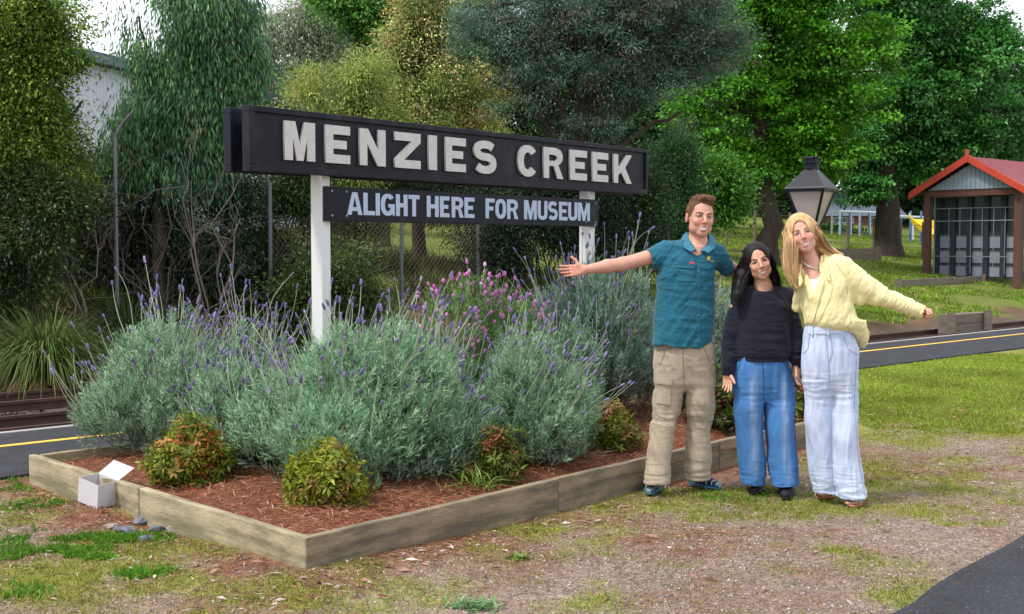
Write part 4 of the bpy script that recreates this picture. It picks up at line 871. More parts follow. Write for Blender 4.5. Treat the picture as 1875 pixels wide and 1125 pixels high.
# -- strappy tussocks
def tussock(label, u, v, Y, n, L_, seed, pal):
    g = rng(seed); b = P(u, v, Y); b[2] = float(Hh(b[0], b[1])); root = empty('strappy_tussock', tuple(b), label, 'tussock', 'arching tussocks on the bank')
    a = g.uniform(0,6.28,n); lean = g.uniform(.15,1.0,n); B = np.column_stack([np.cos(a)*.22*lean, np.sin(a)*.22*lean, np.zeros(n)+.05])
    D0 = np.column_stack([np.cos(a)*lean, np.sin(a)*lean, np.full(n,1.15)]); Ln = L_*g.uniform(.6,1.15,n)
    strips('blades', B, D0, Ln, np.full(n,.016), g.uniform(.45,.95,n), pick(g, n, pal)*g.uniform(.65,1.3,(n,1)), K=7, parent=root, mat=M['leaf_matt'])
    m = n//4; a = g.uniform(0,6.28,m); B = np.column_stack([np.cos(a)*.2, np.sin(a)*.2, np.full(m,.15)])
    D0 = np.column_stack([np.cos(a), np.sin(a), g.uniform(-.2,.5,m)])
    strips('dead_blades', B, D0, L_*.5*g.uniform(.5,1.1,m), np.full(m,.014), np.full(m,.5), pick(g, m, [(.18,.10,.05,2),(.28,.2,.12,1)]), K=5, parent=root, mat=M['leaf_matt'])
TP = [(.10,.155,.035,4),(.065,.105,.03,3),(.16,.20,.06,2)]
tussock('large arching tussock nearest the left edge at the foot of the bank', 85, 640, 13.6, 1900, 1.75, 61, TP)
tussock('darker arching tussock under the gum, right of the largest one', 238, 590, 15.0, 1400, 1.65, 62, [(.04,.075,.03,4),(.07,.11,.04,2)])
tussock('arching tussock cut off by the left edge of the photo', -30, 640, 14.5, 900, 1.3, 63, [(.04,.08,.03,3),(.06,.1,.03,2)])
tussock('small bright tussock on the bank left of the white post', 545, 560, 16.5, 380, .6, 64, [(.10,.16,.03,3),(.06,.1,.02,2)])
tussock('small tussock at the foot of the wire fence', 690, 540, 16.5, 380, .55, 65, [(.12,.18,.03,3),(.08,.12,.02,2)])
tussock('small tussock on the bank right of the fence', 800, 520, 17.5, 380, .55, 66, [(.12,.17,.03,3),(.08,.12,.02,2)])
tussock('dark small tussock between the stick shrub and the lavender', 430, 560, 15.6, 420, .8, 67, [(.04,.08,.02,3),(.06,.1,.02,2)])

# ------------------------------------------------------------ garden bed plants
def dome_old(g, n, rx, ry, h, lo=.72, hi=1.03, seed=0, zmin=-.1):
    d = unit(g.normal(0,1,(n*2,3))); d = d[d[:,2] > zmin][:n]; lump = .80+.42*vnoise(d*2.6+seed, 5)
    r = g.uniform(lo**3, hi**3, len(d))**(1/3)*lump; z0 = h*.38
    p = d*np.array([rx, ry, h-z0])*r[:,None]; p[:,2] = np.maximum(p[:,2]+z0, .03+.1*g.random(len(p)))
    low = p[:,2] < z0; p[low,:2] *= (.72+.28*(p[low,2]/z0))[:,None]
    return p, d
def dome_pts(g, n, rx, ry, h, lo=.72, hi=1.03, seed=0, zmin=-.1):
    L_ = rng(seed+500); m = 6; a = L_.uniform(0, 6.28)+np.arange(m)*2*pi/m; cs = np.column_stack([np.cos(a)*rx*.46, np.sin(a)*ry*.46]); cs[0] = 0
    hh = h*np.concatenate([[1.0], L_.uniform(.50, 1.02, m-1)]); rr = L_.uniform(.44, .64, m); rr[0] = .56; cs = cs*1.12
    k = g.integers(0, m, n); d = unit(g.normal(0,1,(n,3))); d[:,2] = np.abs(d[:,2])*np.where(g.random(n) < .22, -.25, 1)
    if zmin >= 0: d[:,2] = np.abs(d[:,2])
    lump = .82+.36*vnoise(d*3+seed+k[:,None], 5); r = g.uniform(lo**3, hi**3, n)**(1/3)*lump; z0 = hh[k]*.38
    p = np.column_stack([cs[k,0]+d[:,0]*rx*rr[k]*r, cs[k,1]+d[:,1]*ry*rr[k]*r, z0+d[:,2]*(hh[k]-z0)*r])
    low = g.random(n) < (.26 if zmin < 0 else 0); p[low,2] = g.uniform(.03, .4, low.sum())*h; p[:,2] = np.maximum(p[:,2], .02)
    q_ = p/np.array([rx,ry,1]); inner = np.zeros(n, bool)
    for i in range(m): inner |= (((p[:,0]-cs[i,0])/(rx*rr[i]))**2+((p[:,1]-cs[i,1])/(ry*rr[i]))**2+((p[:,2]-hh[i]*.38)/(hh[i]*.62))**2) < .22
    p = p[~inner]; return p, unit(p)
def spindle_mesh(name, Pb, Dr, Ln, Rd, C, parent, mat, ruff=True):
    """small flower heads: bumpy spindles"""
    n = len(Pb); Dr = unit(Dr); A = unit(np.cross(Dr, [[.3,.9,.1]])); B = np.cross(Dr, A)
    prof = [(0,.25),(.15,.95),(.3,.7),(.5,1.0),(.65,.7),(.82,.8),(1,.12)]; m = 5
    V = np.zeros((n, len(prof), m, 3), np.float32)
    for i, (t, r) in enumerate(prof):
        for j in range(m):
            a = j*2*pi/m + i*.6; V[:,i,j] = Pb + Dr*(Ln*t)[:,None] + (A*cos(a)+B*sin(a))*(Rd*r)[:,None]
    K = len(prof); f = np.array([[i*m+j, i*m+(j+1)%m, (i+1)*m+(j+1)%m, (i+1)*m+j] for i in range(K-1) for j in range(m)])
    F = (f[None]+(np.arange(n)*K*m)[:,None,None]).reshape(-1,4)
    c = np.repeat(C, K*m, 0)*g_tex(n*K*m)
    return mesh(name, V.reshape(-1,3), F, mat, parent, cols=c)
def g_tex(n): return rng(n).uniform(.7,1.3,(n,1))
LVP = [(.25,.40,.25,4),(.17,.30,.18,3),(.34,.47,.32,2),(.11,.20,.11,2)]
def lavender(label, u, Y, rx, ry, h, n, nf, seed, pal=LVP, fpal=((.21,.165,.38,3),(.15,.115,.27,2),(.30,.25,.46,1)), stalk=(.18,.42), zb=.15, name='lavender_bush', llen=.042, up=.9, x=None, fz=None, lean=.0, brown=.3, fl=(.040,.0092), ftop=.3, group='lavender bushes in the garden bed'):
    g = rng(seed); b = P(u, 450, Y); b[2] = zb; root = empty(name, tuple(b), label, 'bush', group)
    p, d = dome_pts(g, int(n*1.35), rx, ry, h, .62, 1.03, seed); n = len(p)
    out = unit(p*np.array([1,1,.25])); sd_ = unit(out*.55+np.array([0,0,up])+g.normal(0,.28,(n,3)))
    m = 13; sl = g.uniform(.06,.12,n); t = (np.arange(m)/m)
    base = p[:,None]+sd_[:,None]*(sl[:,None]*t[None])[...,None]
    rad = g.normal(0,1,(n,m,3)); rad -= (rad*sd_[:,None]).sum(-1,keepdims=True)*sd_[:,None]; rad = unit(rad)
    ld = sd_[:,None]*(.55+.5*t[None,:,None])+rad*.75
    q = base.reshape(-1,3); L_ = llen*g.uniform(.6,1.25,n*m); V = ribbons2(q, ld.reshape(-1,3), rad.reshape(-1,3)+g.normal(0,.3,(n*m,3)), L_, np.full(n*m,.0058), None, sag=.1)
    depth = np.linalg.norm(p/np.array([rx,ry,h]), axis=1)
    pc = pick(g, n, pal)*g.uniform(.8,1.2,(n,1))
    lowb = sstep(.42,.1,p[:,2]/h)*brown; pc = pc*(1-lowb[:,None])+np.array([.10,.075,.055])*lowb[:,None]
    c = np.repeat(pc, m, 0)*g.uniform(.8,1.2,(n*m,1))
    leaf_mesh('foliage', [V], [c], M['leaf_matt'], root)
    mb = MB(); k = g.choice(n, min(130,n), replace=False)
    for j in k:
        s = g.normal(0,.05,3)*[1,1,0]; limb(mb, s, p[j]*.93, .006, .0025, g, .12, 5, 4, (.16,.12,.09))
    mb.build('stems', M['twig'], root, usecol=True)
    if nf:
        pp, d2 = dome_pts(g, nf*3, rx, ry, h, .9, 1.0, seed, .05)
        w = np.clip(pp[:,2]/h, 0, 1); pp = pp[g.random(len(pp)) < (ftop+(1-ftop)*w**2)][:nf]; nf = len(pp)
        o2 = unit(pp*np.array([1,1,.15])); D0 = unit(o2*g.uniform(.15,.75,(nf,1))+np.array([lean,0,1.])+g.normal(0,.12,(nf,3)))
        Ln = g.uniform(*stalk, nf)*np.where(g.random(nf) < .15, 1.35, 1); sw = g.normal(0,.06,(nf,3)); dr = g.uniform(-.05,.12,nf)
        so_, SV = strips('flower_stalks', pp, D0, Ln, np.full(nf,.0056), dr, np.tile([.33,.38,.27],(nf,1))*g.uniform(.7,1.2,(nf,1)), K=6, parent=root, mat=M['leaf_matt'], tip=.6, side=np.array([0,1.,.0]), sway=sw)
        tip = SV[:,-1].mean(1); td = unit(tip-SV[:,-2].mean(1))
        pos = tip-td*.004; near = np.argsort(pos[:,1]+g.random(nf)*.25)[:96]; rest = np.setdiff1d(np.arange(nf), near); cc = pick(g, nf, fpal)
        if len(rest):
            so2 = spindle_mesh('flowers', pos[rest], td[rest], fl[0]*g.uniform(.7,1.3,len(rest)), fl[1]*g.uniform(.8,1.25,len(rest)), cc[rest], root, M['leaf_matt']); so2['kind'] = 'stuff'
        pro = []
        for v_ in range(3):
            o = spindle_mesh('flower', np.zeros((1,3)), np.array([[0,0,1.]]), np.array([fl[0]]), np.array([fl[1]]), np.array([pick(g,1,fpal)[0]]), root, M['leaf_matt']); pro.append(o)
        for w_, k_ in enumerate(near):
            o = pro[w_] if w_ < 3 else pro[w_ % 3].copy()
            if w_ >= 3: COL.objects.link(o)
            o.location = Vector(pos[k_]); o.rotation_euler = Vector(td[k_]).to_track_quat('Z','Y').to_euler(); o.scale = (g.uniform(.8,1.25),)*2+(g.uniform(.7,1.35),)
    return root
lavender('grey green lavender bush at the far left of the bed with purple spikes', 305, 7.8, .56, .60, .88, 4600, 160, 71, stalk=(.14,.42))
lavender('largest grey green lavender bush, in front of the left white post', 625, 6.95, .66, .60, .84, 6600, 200, 72, stalk=(.16,.42), pal=[(.25,.43,.25,4),(.18,.34,.19,3),(.35,.50,.32,2),(.11,.21,.11,2)])
lavender('lavender mass joining the largest bush on its right, below the pink flowers', 800, 7.55, .46, .42, .74, 3600, 110, 73, stalk=(.16,.42))
lavender('low spreading lavender right of the middle with stalks leaning right', 968, 7.45, .40, .42, .74, 3600, 100, 74, stalk=(.16,.42), lean=.5, pal=[(.22,.36,.22,4),(.15,.27,.15,3),(.28,.42,.28,2)])
DLP = [(.20,.31,.23,4),(.13,.22,.16,3),(.28,.39,.31,2),(.08,.13,.095,2)]
lavender('tall blue grey lavender bush beside the man, brown and woody below', 1085, 9.15, .56, .50, 1.17, 5400, 200, 75, pal=DLP, stalk=(.20,.42), brown=1, up=1.1)
lavender('tall dark lavender bush behind the man and the short woman', 1262, 9.9, .46, .45, 1.0, 3600, 90, 76, pal=DLP, stalk=(.16,.32), brown=.9)
lavender('spindly lavender between the left bush and the white post', 455, 8.1, .36, .40, .80, 2000, 150, 77, stalk=(.18,.42))
PK = ((.68,.24,.55,3),(.72,.42,.70,2.5),(.55,.14,.45,1.5))
lavender('green lavender bush covered in pink flowers behind the middle of the bed', 862, 8.7, .74, .42, 1.12, 4200, 520, 78, pal=[(.14,.27,.07,4),(.10,.20,.06,3),(.20,.33,.12,2)], fpal=PK, stalk=(.05,.16), fl=(.032,.0145), name='pink_lavender_bush', ftop=.0, group='pink flowered lavender bushes')
lavender('small bright lime green bush with a few pink flowers left of the tall lavender', 955, 8.4, .17, .20, .88, 1300, 22, 79, pal=[(.22,.42,.05,4),(.15,.32,.04,3)], fpal=PK, stalk=(.03,.09), fl=(.03,.013), name='pink_lavender_bush', group='pink flowered lavender bushes')
lavender('pale pink flowered clump at the foot of the right white post', 1080, 9.3, .22, .22, 1.20, 500, 40, 80, pal=DLP, fpal=((.62,.42,.60,2),(.55,.3,.52,1)), stalk=(.04,.12), fl=(.034,.015), name='pink_lavender_bush', ftop=.02, group='pink flowered lavender bushes')
lavender('low lavender sprawling between the two left bushes behind the red tipped nandina', 440, 7.3, .34, .30, .60, 2200, 95, 101, stalk=(.12,.30), ftop=1.0)
lavender('low lavender sprawling at the right foot of the largest bush', 800, 6.95, .34, .28, .56, 2200, 40, 102, stalk=(.10,.26))
lavender('low lavender between the right hand bush and the tall blue grey one', 1010, 8.3, .34, .34, .78, 2200, 60, 103, stalk=(.14,.34))
def nandina(label, u, v, Y, rx, h, n, pal, seed, tippal=None, tf=.3):
    g = rng(seed); b = P(u, v, Y); b[2] = .14; root = empty('dwarf_nandina', tuple(b), label, 'bush', 'dwarf nandina bushes along the bed edge')
    p, d = dome_pts(g, int(n*1.3), rx*1.1, rx, h, .5, 1.02, seed); n = len(p); m = 7
    p = p*(1+(g.random((n,1)) < .14)*g.uniform(.1,.32,(n,1)))
    sd_ = unit(p*[1,1,.6]+[0,0,.25]+g.normal(0,.3,(n,3)))
    a = np.arange(m)*2*pi/m; A = unit(np.cross(sd_, g.normal(0,1,(n,3)))); B = np.cross(sd_, A)
    rad = A[:,None]*np.cos(a)[None,:,None]+B[:,None]*np.sin(a)[None,:,None]
    q = p[:,None]+rad*.008+sd_[:,None]*g.uniform(0,.03,(n,m,1)); ld = rad*.8+sd_[:,None]*.45+g.normal(0,.2,(n,m,3))+[0,0,-.15]
    V = ribbons2(q.reshape(-1,3), ld.reshape(-1,3), np.repeat(sd_, m, 0)+g.normal(0,.2,(n*m,3)), g.uniform(.028,.055,n*m), g.uniform(.012,.02,n*m), None, sag=.8)
    pc = pick(g, n, pal)
    if tippal is not None:
        k = (g.random(n) < tf*(.3+1.4*(vnoise(p*7+seed, 4) > .5))); pc[k] = pick(g, k.sum(), tippal)
    c = np.repeat(pc*g.uniform(.8,1.2,(n,1)), m, 0)*g.uniform(.8,1.2,(n*m,1))
    leaf_mesh('foliage', [V], [c], M['leaf'], root)
    mb = MB()
    for j in g.choice(n, 60, replace=False): limb(mb, g.normal(0,.03,3)*[1,1,0], p[j], .005, .002, g, .1, 5, 4, (.14,.07,.05))
    mb.build('stems', M['twig'], root, usecol=True)
YG = [(.24,.27,.02,4),(.16,.21,.02,3),(.10,.15,.015,2)]
nandina('dwarf nandina with orange red leaf tips near the left end of the bed', 350, 860, 6.82, .19, .36, 1500, YG, 91, [(.55,.20,.06,3),(.55,.09,.04,1.5),(.5,.33,.1,2)], .2)
nandina('yellow green dwarf nandina nearest the front corner of the bed', 600, 930, 6.20, .175, .34, 1300, [(.30,.32,.02,4),(.20,.26,.02,3),(.12,.17,.015,2)], 92, [(.36,.20,.05,1)], .22)
nandina('rusty brown dwarf nandina in the middle of the front edge', 898, 865, 6.80, .155, .28, 1000, [(.12,.16,.02,4),(.08,.11,.015,3)], 93, [(.30,.10,.05,3),(.22,.08,.04,2)], .4)
nandina('round green gold dwarf nandina just left of the man', 1112, 815, 7.9, .19, .30, 1100, [(.20,.23,.02,4),(.12,.16,.015,3)], 94, [(.28,.13,.05,1)], .25)
nandina('dark green dwarf nandina seen between the legs of the man and the short woman', 1325, 790, 8.7, .24, .42, 900, [(.06,.10,.015,4),(.10,.14,.02,2)], 95, [(.2,.07,.04,1)], .15)
nandina('small reddish dwarf nandina between the two women', 1462, 780, 9.2, .18, .42, 700, [(.14,.18,.02,4),(.10,.13,.02,2)], 96, [(.38,.14,.08,1)], .35)
# single low weeds
def weed(label, u, v, r_, n, pal, seed, zb=None, L_=.05, w=.012):
    g = rng(seed); c = G(u, v, zb or 0); b = np.array([c[0], c[1], zb if zb is not None else float(Hh(c[0], c[1]))]); a = g.uniform(0,6.28,n)
    D0 = np.column_stack([np.cos(a), np.sin(a), g.uniform(.1,1.2,n)]); B = np.column_stack([g.normal(0,r_,n), g.normal(0,r_*.7,n), np.full(n,.002)])+b
    V = ribbons2(B, D0, np.tile([0,0,1.],(n,1)), g.uniform(.5,1.2,n)*L_, np.full(n,w), None, sag=.8)
    tag(leaf_mesh('weed', [V-b], [pick(g,n,pal)*g.uniform(.7,1.3,(n,1))], M['leaf']), label, 'weed', 'low weeds').location = tuple(b)
weed('blue green rosette weed at the bottom edge of the photo', 868, 1117, .05, 170, [(.12,.26,.09,1),(.18,.33,.14,1)], 97)
weed('tiny leafy weed in the gravel in front of the man', 950, 1033, .03, 50, [(.16,.25,.05,1)], 98)
weed('strappy green weed inside the bed behind the front board', 880, 893, .05, 60, [(.13,.25,.04,1),(.22,.3,.06,1)], 99, zb=.17, L_=.2, w=.010)
weed('bright two leaved weed on the mulch between the left nandinas', 362, 888, .02, 16, [(.16,.42,.05,1)], 100, zb=.16, L_=.06, w=.03)
# ------------------------------------------------------------ people: implicit surfaces
def _smin(a, b, k):
    if k <= 0: return np.minimum(a, b)
    h = np.clip(.5+.5*(b-a)/k, 0, 1); return b+(a-b)*h-k*h*(1-h)
class Fld:
    def __init__(s, xs, ys, zs):
        s.x, s.y, s.z = [np.asarray(q, np.float32) for q in (xs, ys, zs)]; s.F = np.full((len(s.x), len(s.y), len(s.z)), 1.0, np.float32)
    def put(s, lo, hi, fn, k=.0, op='u'):
        pad = k+.025; sl = []
        for ax, l, h in zip((s.x, s.y, s.z), lo, hi):
            a = np.searchsorted(ax, l-pad); b = np.searchsorted(ax, h+pad)
            if b <= a: return
            sl.append(slice(a, b))
        X = s.x[sl[0]][:,None,None]; Y_ = s.y[sl[1]][None,:,None]; Z_ = s.z[sl[2]][None,None,:]
        d = fn(X, Y_, Z_).astype(np.float32); f = s.F[tuple(sl)]
        if op == 'u': s.F[tuple(sl)] = _smin(f, d, k)
        elif op == 'i': s.F[tuple(sl)] = -_smin(-f, -d, k)
        else: s.F[tuple(sl)] = -_smin(-f, d, k)
    def cone(s, a, b, ra, rb, k=.0, op='u', sq=(1,1,1)):
        a = np.asarray(a, float); b = np.asarray(b, float); r = max(ra, rb)*max(sq); w = b-a; q = 1/np.asarray(sq, float); wq = w*q; l2 = max((wq**2).sum(), 1e-9)
        def fn(X, Y_, Z_):
            px, py, pz = (X-a[0])*q[0], (Y_-a[1])*q[1], (Z_-a[2])*q[2]
            t = np.clip((px*wq[0]+py*wq[1]+pz*wq[2])/l2, 0, 1)
            return (np.sqrt((px-wq[0]*t)**2+(py-wq[1]*t)**2+(pz-wq[2]*t)**2)-(ra+(rb-ra)*t))*min(sq)
        s.put(np.minimum(a,b)-r, np.maximum(a,b)+r, fn, k, op)
    def ell(s, c, r, B=None, k=0., op='u'):
        c = np.asarray(c, float); r = np.asarray(r, float); B = np.eye(3) if B is None else B; R_ = r.max()
        def fn(X, Y_, Z_):
            px, py, pz = X-c[0], Y_-c[1], Z_-c[2]
            q = [(px*B[0,i]+py*B[1,i]+pz*B[2,i])/r[i] for i in range(3)]
            k0 = np.sqrt(q[0]**2+q[1]**2+q[2]**2); k1 = np.sqrt((q[0]/r[0])**2+(q[1]/r[1])**2+(q[2]/r[2])**2)
            return k0*(k0-1)/np.maximum(k1, 1e-6)
        s.put(c-R_, c+R_, fn, k, op)
    def loft(s, st, k=.0, op='u', n=2.0, warp=None):
        """st rows: z, x0, x1, y centre, ry; sorted by z upward"""
        st = np.array(sorted(st, key=lambda q: q[0])); z = st[:,0]; cx = (st[:,1]+st[:,2])/2; rx = (st[:,2]-st[:,1])/2
        zz = np.linspace(z[0], z[-1], 200)
        def sm(v):
            w = np.interp(zz, z, v); kk = np.ones(15)/15; wp = np.concatenate([[w[0]]*7, w, [w[-1]]*7]); return np.convolve(wp, kk, 'valid')
        CXs, RX, CYs, RY = sm(cx), sm(rx), sm(st[:,3]), sm(st[:,4])
        def fn(X, Y_, Z_):
            c, r, cy, ry = [np.interp(Z_, zz, v) for v in (CXs, RX, CYs, RY)]
            u = np.abs((X-c)/r); v = np.abs((Y_-cy)/ry)
            q = (u**n+v**n)**(1/n); m = np.minimum(r, ry)
            return np.maximum((q-1)*m, np.maximum(z[0]-Z_, Z_-z[-1]))
        s.put((st[:,1].min(), (st[:,3]-st[:,4]).min(), z[0]), (st[:,2].max(), (st[:,3]+st[:,4]).max(), z[-1]), fn, k, op)
    def nets(s):
        F = s.F; I = F < 0; nx, ny, nz = F.shape
        c = np.zeros((nx-1, ny-1, nz-1), np.int8)
        for dx in (0,1):
            for dy in (0,1):
                for dz in (0,1): c += I[dx:nx-1+dx, dy:ny-1+dy, dz:nz-1+dz]
        act = (c > 0) & (c < 8); ix = np.argwhere(act); vid = np.full(act.shape, -1, np.int32); vid[act] = np.arange(len(ix))
        cor = {}
        for d in [(a,b,e) for a in (0,1) for b in (0,1) for e in (0,1)]: cor[d] = F[ix[:,0]+d[0], ix[:,1]+d[1], ix[:,2]+d[2]]
        acc = np.zeros((len(ix),3)); cnt = np.zeros(len(ix))
        for a in cor:
            for ax in range(3):
                if a[ax]: continue
                b = list(a); b[ax] = 1; b = tuple(b); m = (cor[a] < 0) != (cor[b] < 0); t = np.where(m, cor[a]/(cor[a]-cor[b]+1e-12), 0)
                p = np.tile(np.array(a, float), (len(ix),1)); p[:,ax] += t; acc[m] += p[m]; cnt[m] += 1
        loc = acc/cnt[:,None]; V = np.zeros_like(loc)
        for ax, q in enumerate((s.x, s.y, s.z)): i = ix[:,ax]; V[:,ax] = q[i]+(q[i+1]-q[i])*loc[:,ax]
        Fs = []
        for ax in range(3):
            o1, o2 = [(1,2),(2,0),(0,1)][ax]; sl0 = [slice(None)]*3; sl1 = [slice(None)]*3; sl0[ax] = slice(0,-1); sl1[ax] = slice(1,None)
            m = I[tuple(sl0)] != I[tuple(sl1)]; e = np.argwhere(m)
            e = e[(e[:,o1] > 0) & (e[:,o2] > 0) & (e[:,o1] < F.shape[o1]-1) & (e[:,o2] < F.shape[o2]-1)]
            ins = I[e[:,0], e[:,1], e[:,2]]
            def cell(a, b):
                q = e.copy(); q[:,o1] -= a; q[:,o2] -= b; return vid[q[:,0], q[:,1], q[:,2]]
            qd = np.stack([cell(1,1), cell(0,1), cell(0,0), cell(1,0)], 1); qd[~ins] = qd[~ins][:, ::-1]; Fs.append(qd)
        return V, np.concatenate(Fs)
def vnorm(V, F):
    n = np.cross(V[F[:,2]]-V[F[:,0]], V[F[:,3]]-V[F[:,1]]); N = np.zeros_like(V)
    for k in range(4): np.add.at(N, F[:,k], n)
    return unit(N)
def smooth(V, F, it=1, lam=.5):
    for _ in range(it):
        A = np.zeros_like(V); c = np.zeros(len(V))
        for k in range(4):
            a, b = F[:,k], F[:,(k+1)%4]; np.add.at(A, a, V[b]); np.add.at(A, b, V[a]); np.add.at(c, a, 1); np.add.at(c, b, 1)
        V = V+lam*(A/c[:,None]-V)
    return V
def folds(V, N, amp, freq, seed=0, stretch=(1,1,1), ridge=True, o=3):
    p = V*np.array(stretch)*freq; w = fbm(p*.6, seed+7, 2)[:,None]*1.6
    f = fbm(p+w, seed, o)
    h = (1-np.abs(f-.5)*4) if ridge else (f-.5)*2
    return V+N*(h*amp)[:,None]
class Person:
    def __init__(s, name, u, v, label, cat='person', Y=None):
        s.O = G(u, v); s.Y = s.O[1] if Y is None else Y; s.root = empty('person', tuple(s.O), label, cat)
    def q(s, u, v, dy=0.): return P(u, v, s.Y+dy)-s.O
    def L(s, rows, dz=0):
        """rows: v, uL, uR, dy, ry -> loft rows"""
        out = []
        for v, a, b, dy, ry in rows:
            p, r_ = s.q(a, v, dy), s.q(b, v, dy); out.append([p[2]+dz, p[0], r_[0], p[1], ry])
        return out
    def add(s, name, f, mat, parent=None, amp=0, freq=9, seed=0, stretch=(1,1,1), it=1, colf=None, col=None, fold2=None, lab=None):
        V, F = f.nets(); V = smooth(V, F, it); N = vnorm(V, F)
        if amp: V = folds(V, N, amp, freq, seed, stretch); N = vnorm(V, F)
        if fold2 is not None: V = fold2(V, N)
        cols = colf(V, N) if colf else (np.tile(col, (len(V),1)) if col is not None else None)
        o = mesh(name, V, F, mat, parent or s.root, cols=cols, smooth=True); o['_'] = 0; del o['_']
        s.last = (V, F); return o
    def bvh(s, *meshes):
        Vs, Fs, n = [], [], 0
        for V, F in meshes: Vs.append(V); Fs.append(F+n); n += len(V)
        return BVHTree.FromPolygons(np.vstack(Vs).tolist(), np.vstack(Fs).tolist())
    def hit(s, bv, u, v):
        o = Vector(np.array([0,0,HC])-s.O); d = Vector(ray(u, v)).normalized(); h = bv.ray_cast(o, d)
        return (np.array(h[0]), np.array(h[1])) if h[0] is not None else (None, None)
    def patch(s, name, bv, quad, mat, parent, off=.004, th=.004, n=9, m=7, col=None):
        """quad: four photo points (tl, tr, br, bl) draped on the cloth as a thin sewn-on piece"""
        q = np.array(quad, float); V0 = []; last = None
        for i in range(n):
            for j in range(m):
                a, b = j/(m-1), i/(n-1); uv = (q[0]*(1-a)+q[1]*a)*(1-b)+(q[3]*(1-a)+q[2]*a)*b
                h, nn = s.hit(bv, *uv)
                if h is None: h, nn = last if last else (None, None)
                if h is None: return None
                last = (h, nn); V0.append(np.concatenate([h, nn]))
        V0 = np.array(V0); nm = unit(V0[:,3:].mean(0)); P0 = V0[:,:3]; T = P0+nm*off; Bk = P0+nm*(off-th-.003)
        F = []
        for i in range(n-1):
            for j in range(m-1): F.append([i*m+j, (i+1)*m+j, (i+1)*m+j+1, i*m+j+1])
        k = n*m; ring = [j for j in range(m)]+[i*m+m-1 for i in range(1,n)]+[(n-1)*m+j for j in range(m-2,-1,-1)]+[i*m for i in range(n-2,0,-1)]
        F += [[a, b, b+k, a+k] for a, b in zip(ring, ring[1:]+ring[:1])]
        V = np.vstack([T, Bk]); return mesh(name, V, F, mat, parent, smooth=False, cols=np.tile(col, (len(V),1)) if col is not None else None)
    def seam(s, name, bv, pts, mat, parent, r=.0022, off=.001, sub=6):
        q = np.array(pts, float); out = []
        for a, b in zip(q[:-1], q[1:]):
            for t in np.linspace(0, 1, sub, endpoint=False):
                h, nn = s.hit(bv, *(a+(b-a)*t))
                if h is not None: out.append(h+nn*off)
        h, nn = s.hit(bv, *q[-1])
        if h is not None: out.append(h+nn*off)
        if len(out) < 2: return
        mb = MB(); mb.tube(out, r, 5); return mb.build(name, mat, parent)
def basis(yaw, pitch, roll):
    """columns: right (photo right), forward (to the camera), up"""
    ex, ef, eu = np.array([1.,0,0]), np.array([0,-1.,0]), np.array([0,0,1.])
    def rot(a, b, t): return a*cos(t)+b*sin(t), b*cos(t)-a*sin(t)
    ef, ex = rot(ef, ex, yaw); ef, eu = rot(ef, eu, pitch); eu, ex = rot(eu, ex, roll)
    return np.column_stack([ex, ef, eu])
def head(f, C, B, s=1., male=True, chin=1., neck=None, nose=1.):
    def W(a, b, c): return C+B@np.array([a,b,c])*s
    f.ell(W(0,-.008,.030), np.array([.073,.096,.088])*s, B)
    f.ell(W(0,.028,-.032), np.array([.060 if male else .057,.060,.080])*s, B, k=.03)
    f.ell(W(0,.062,-.094), np.array([.026*chin,.020,.020])*s, B, k=.02)
    for e in (-1,1):
        f.ell(W(e*.042,.018,-.066), np.array([.018,.035,.022])*s*(1.08 if male else .9), B, k=.025)
        f.ell(W(e*.036,.069,-.030), np.array([.020,.014,.018])*s, B, k=.016)
        f.ell(W(e*.026,.089,.021), np.array([.017,.006,.006])*s*(1.15 if male else .8), B, k=.01)
        f.ell(W(e*.031,.106,.002), np.array([.018,.016,.009])*s, B, k=.012, op='s')
        f.ell(W(e*.031,.0725,.0), np.array([.0135,.0125,.010])*s, B, k=.004)
        f.ell(W(e*.0765,-.006,-.006), np.array([.007,.018,.030])*s, B, k=.006)
        f.ell(W(e*.0115,.1005,-.035), np.array([.0075,.010,.0065])*s*nose, B, k=.004)
    f.cone(W(0,.088,.010), W(0,.108,-.026), .0065*s, .0095*s*nose, k=.010)
    f.ell(W(0,.110,-.031), np.array([.0095,.010,.0085])*s*nose, B, k=.005)
    f.ell(W(0,.087,-.060), np.array([.024,.010,.007])*s, B, k=.006); f.ell(W(0,.084,-.078), np.array([.019,.010,.007])*s, B, k=.006)
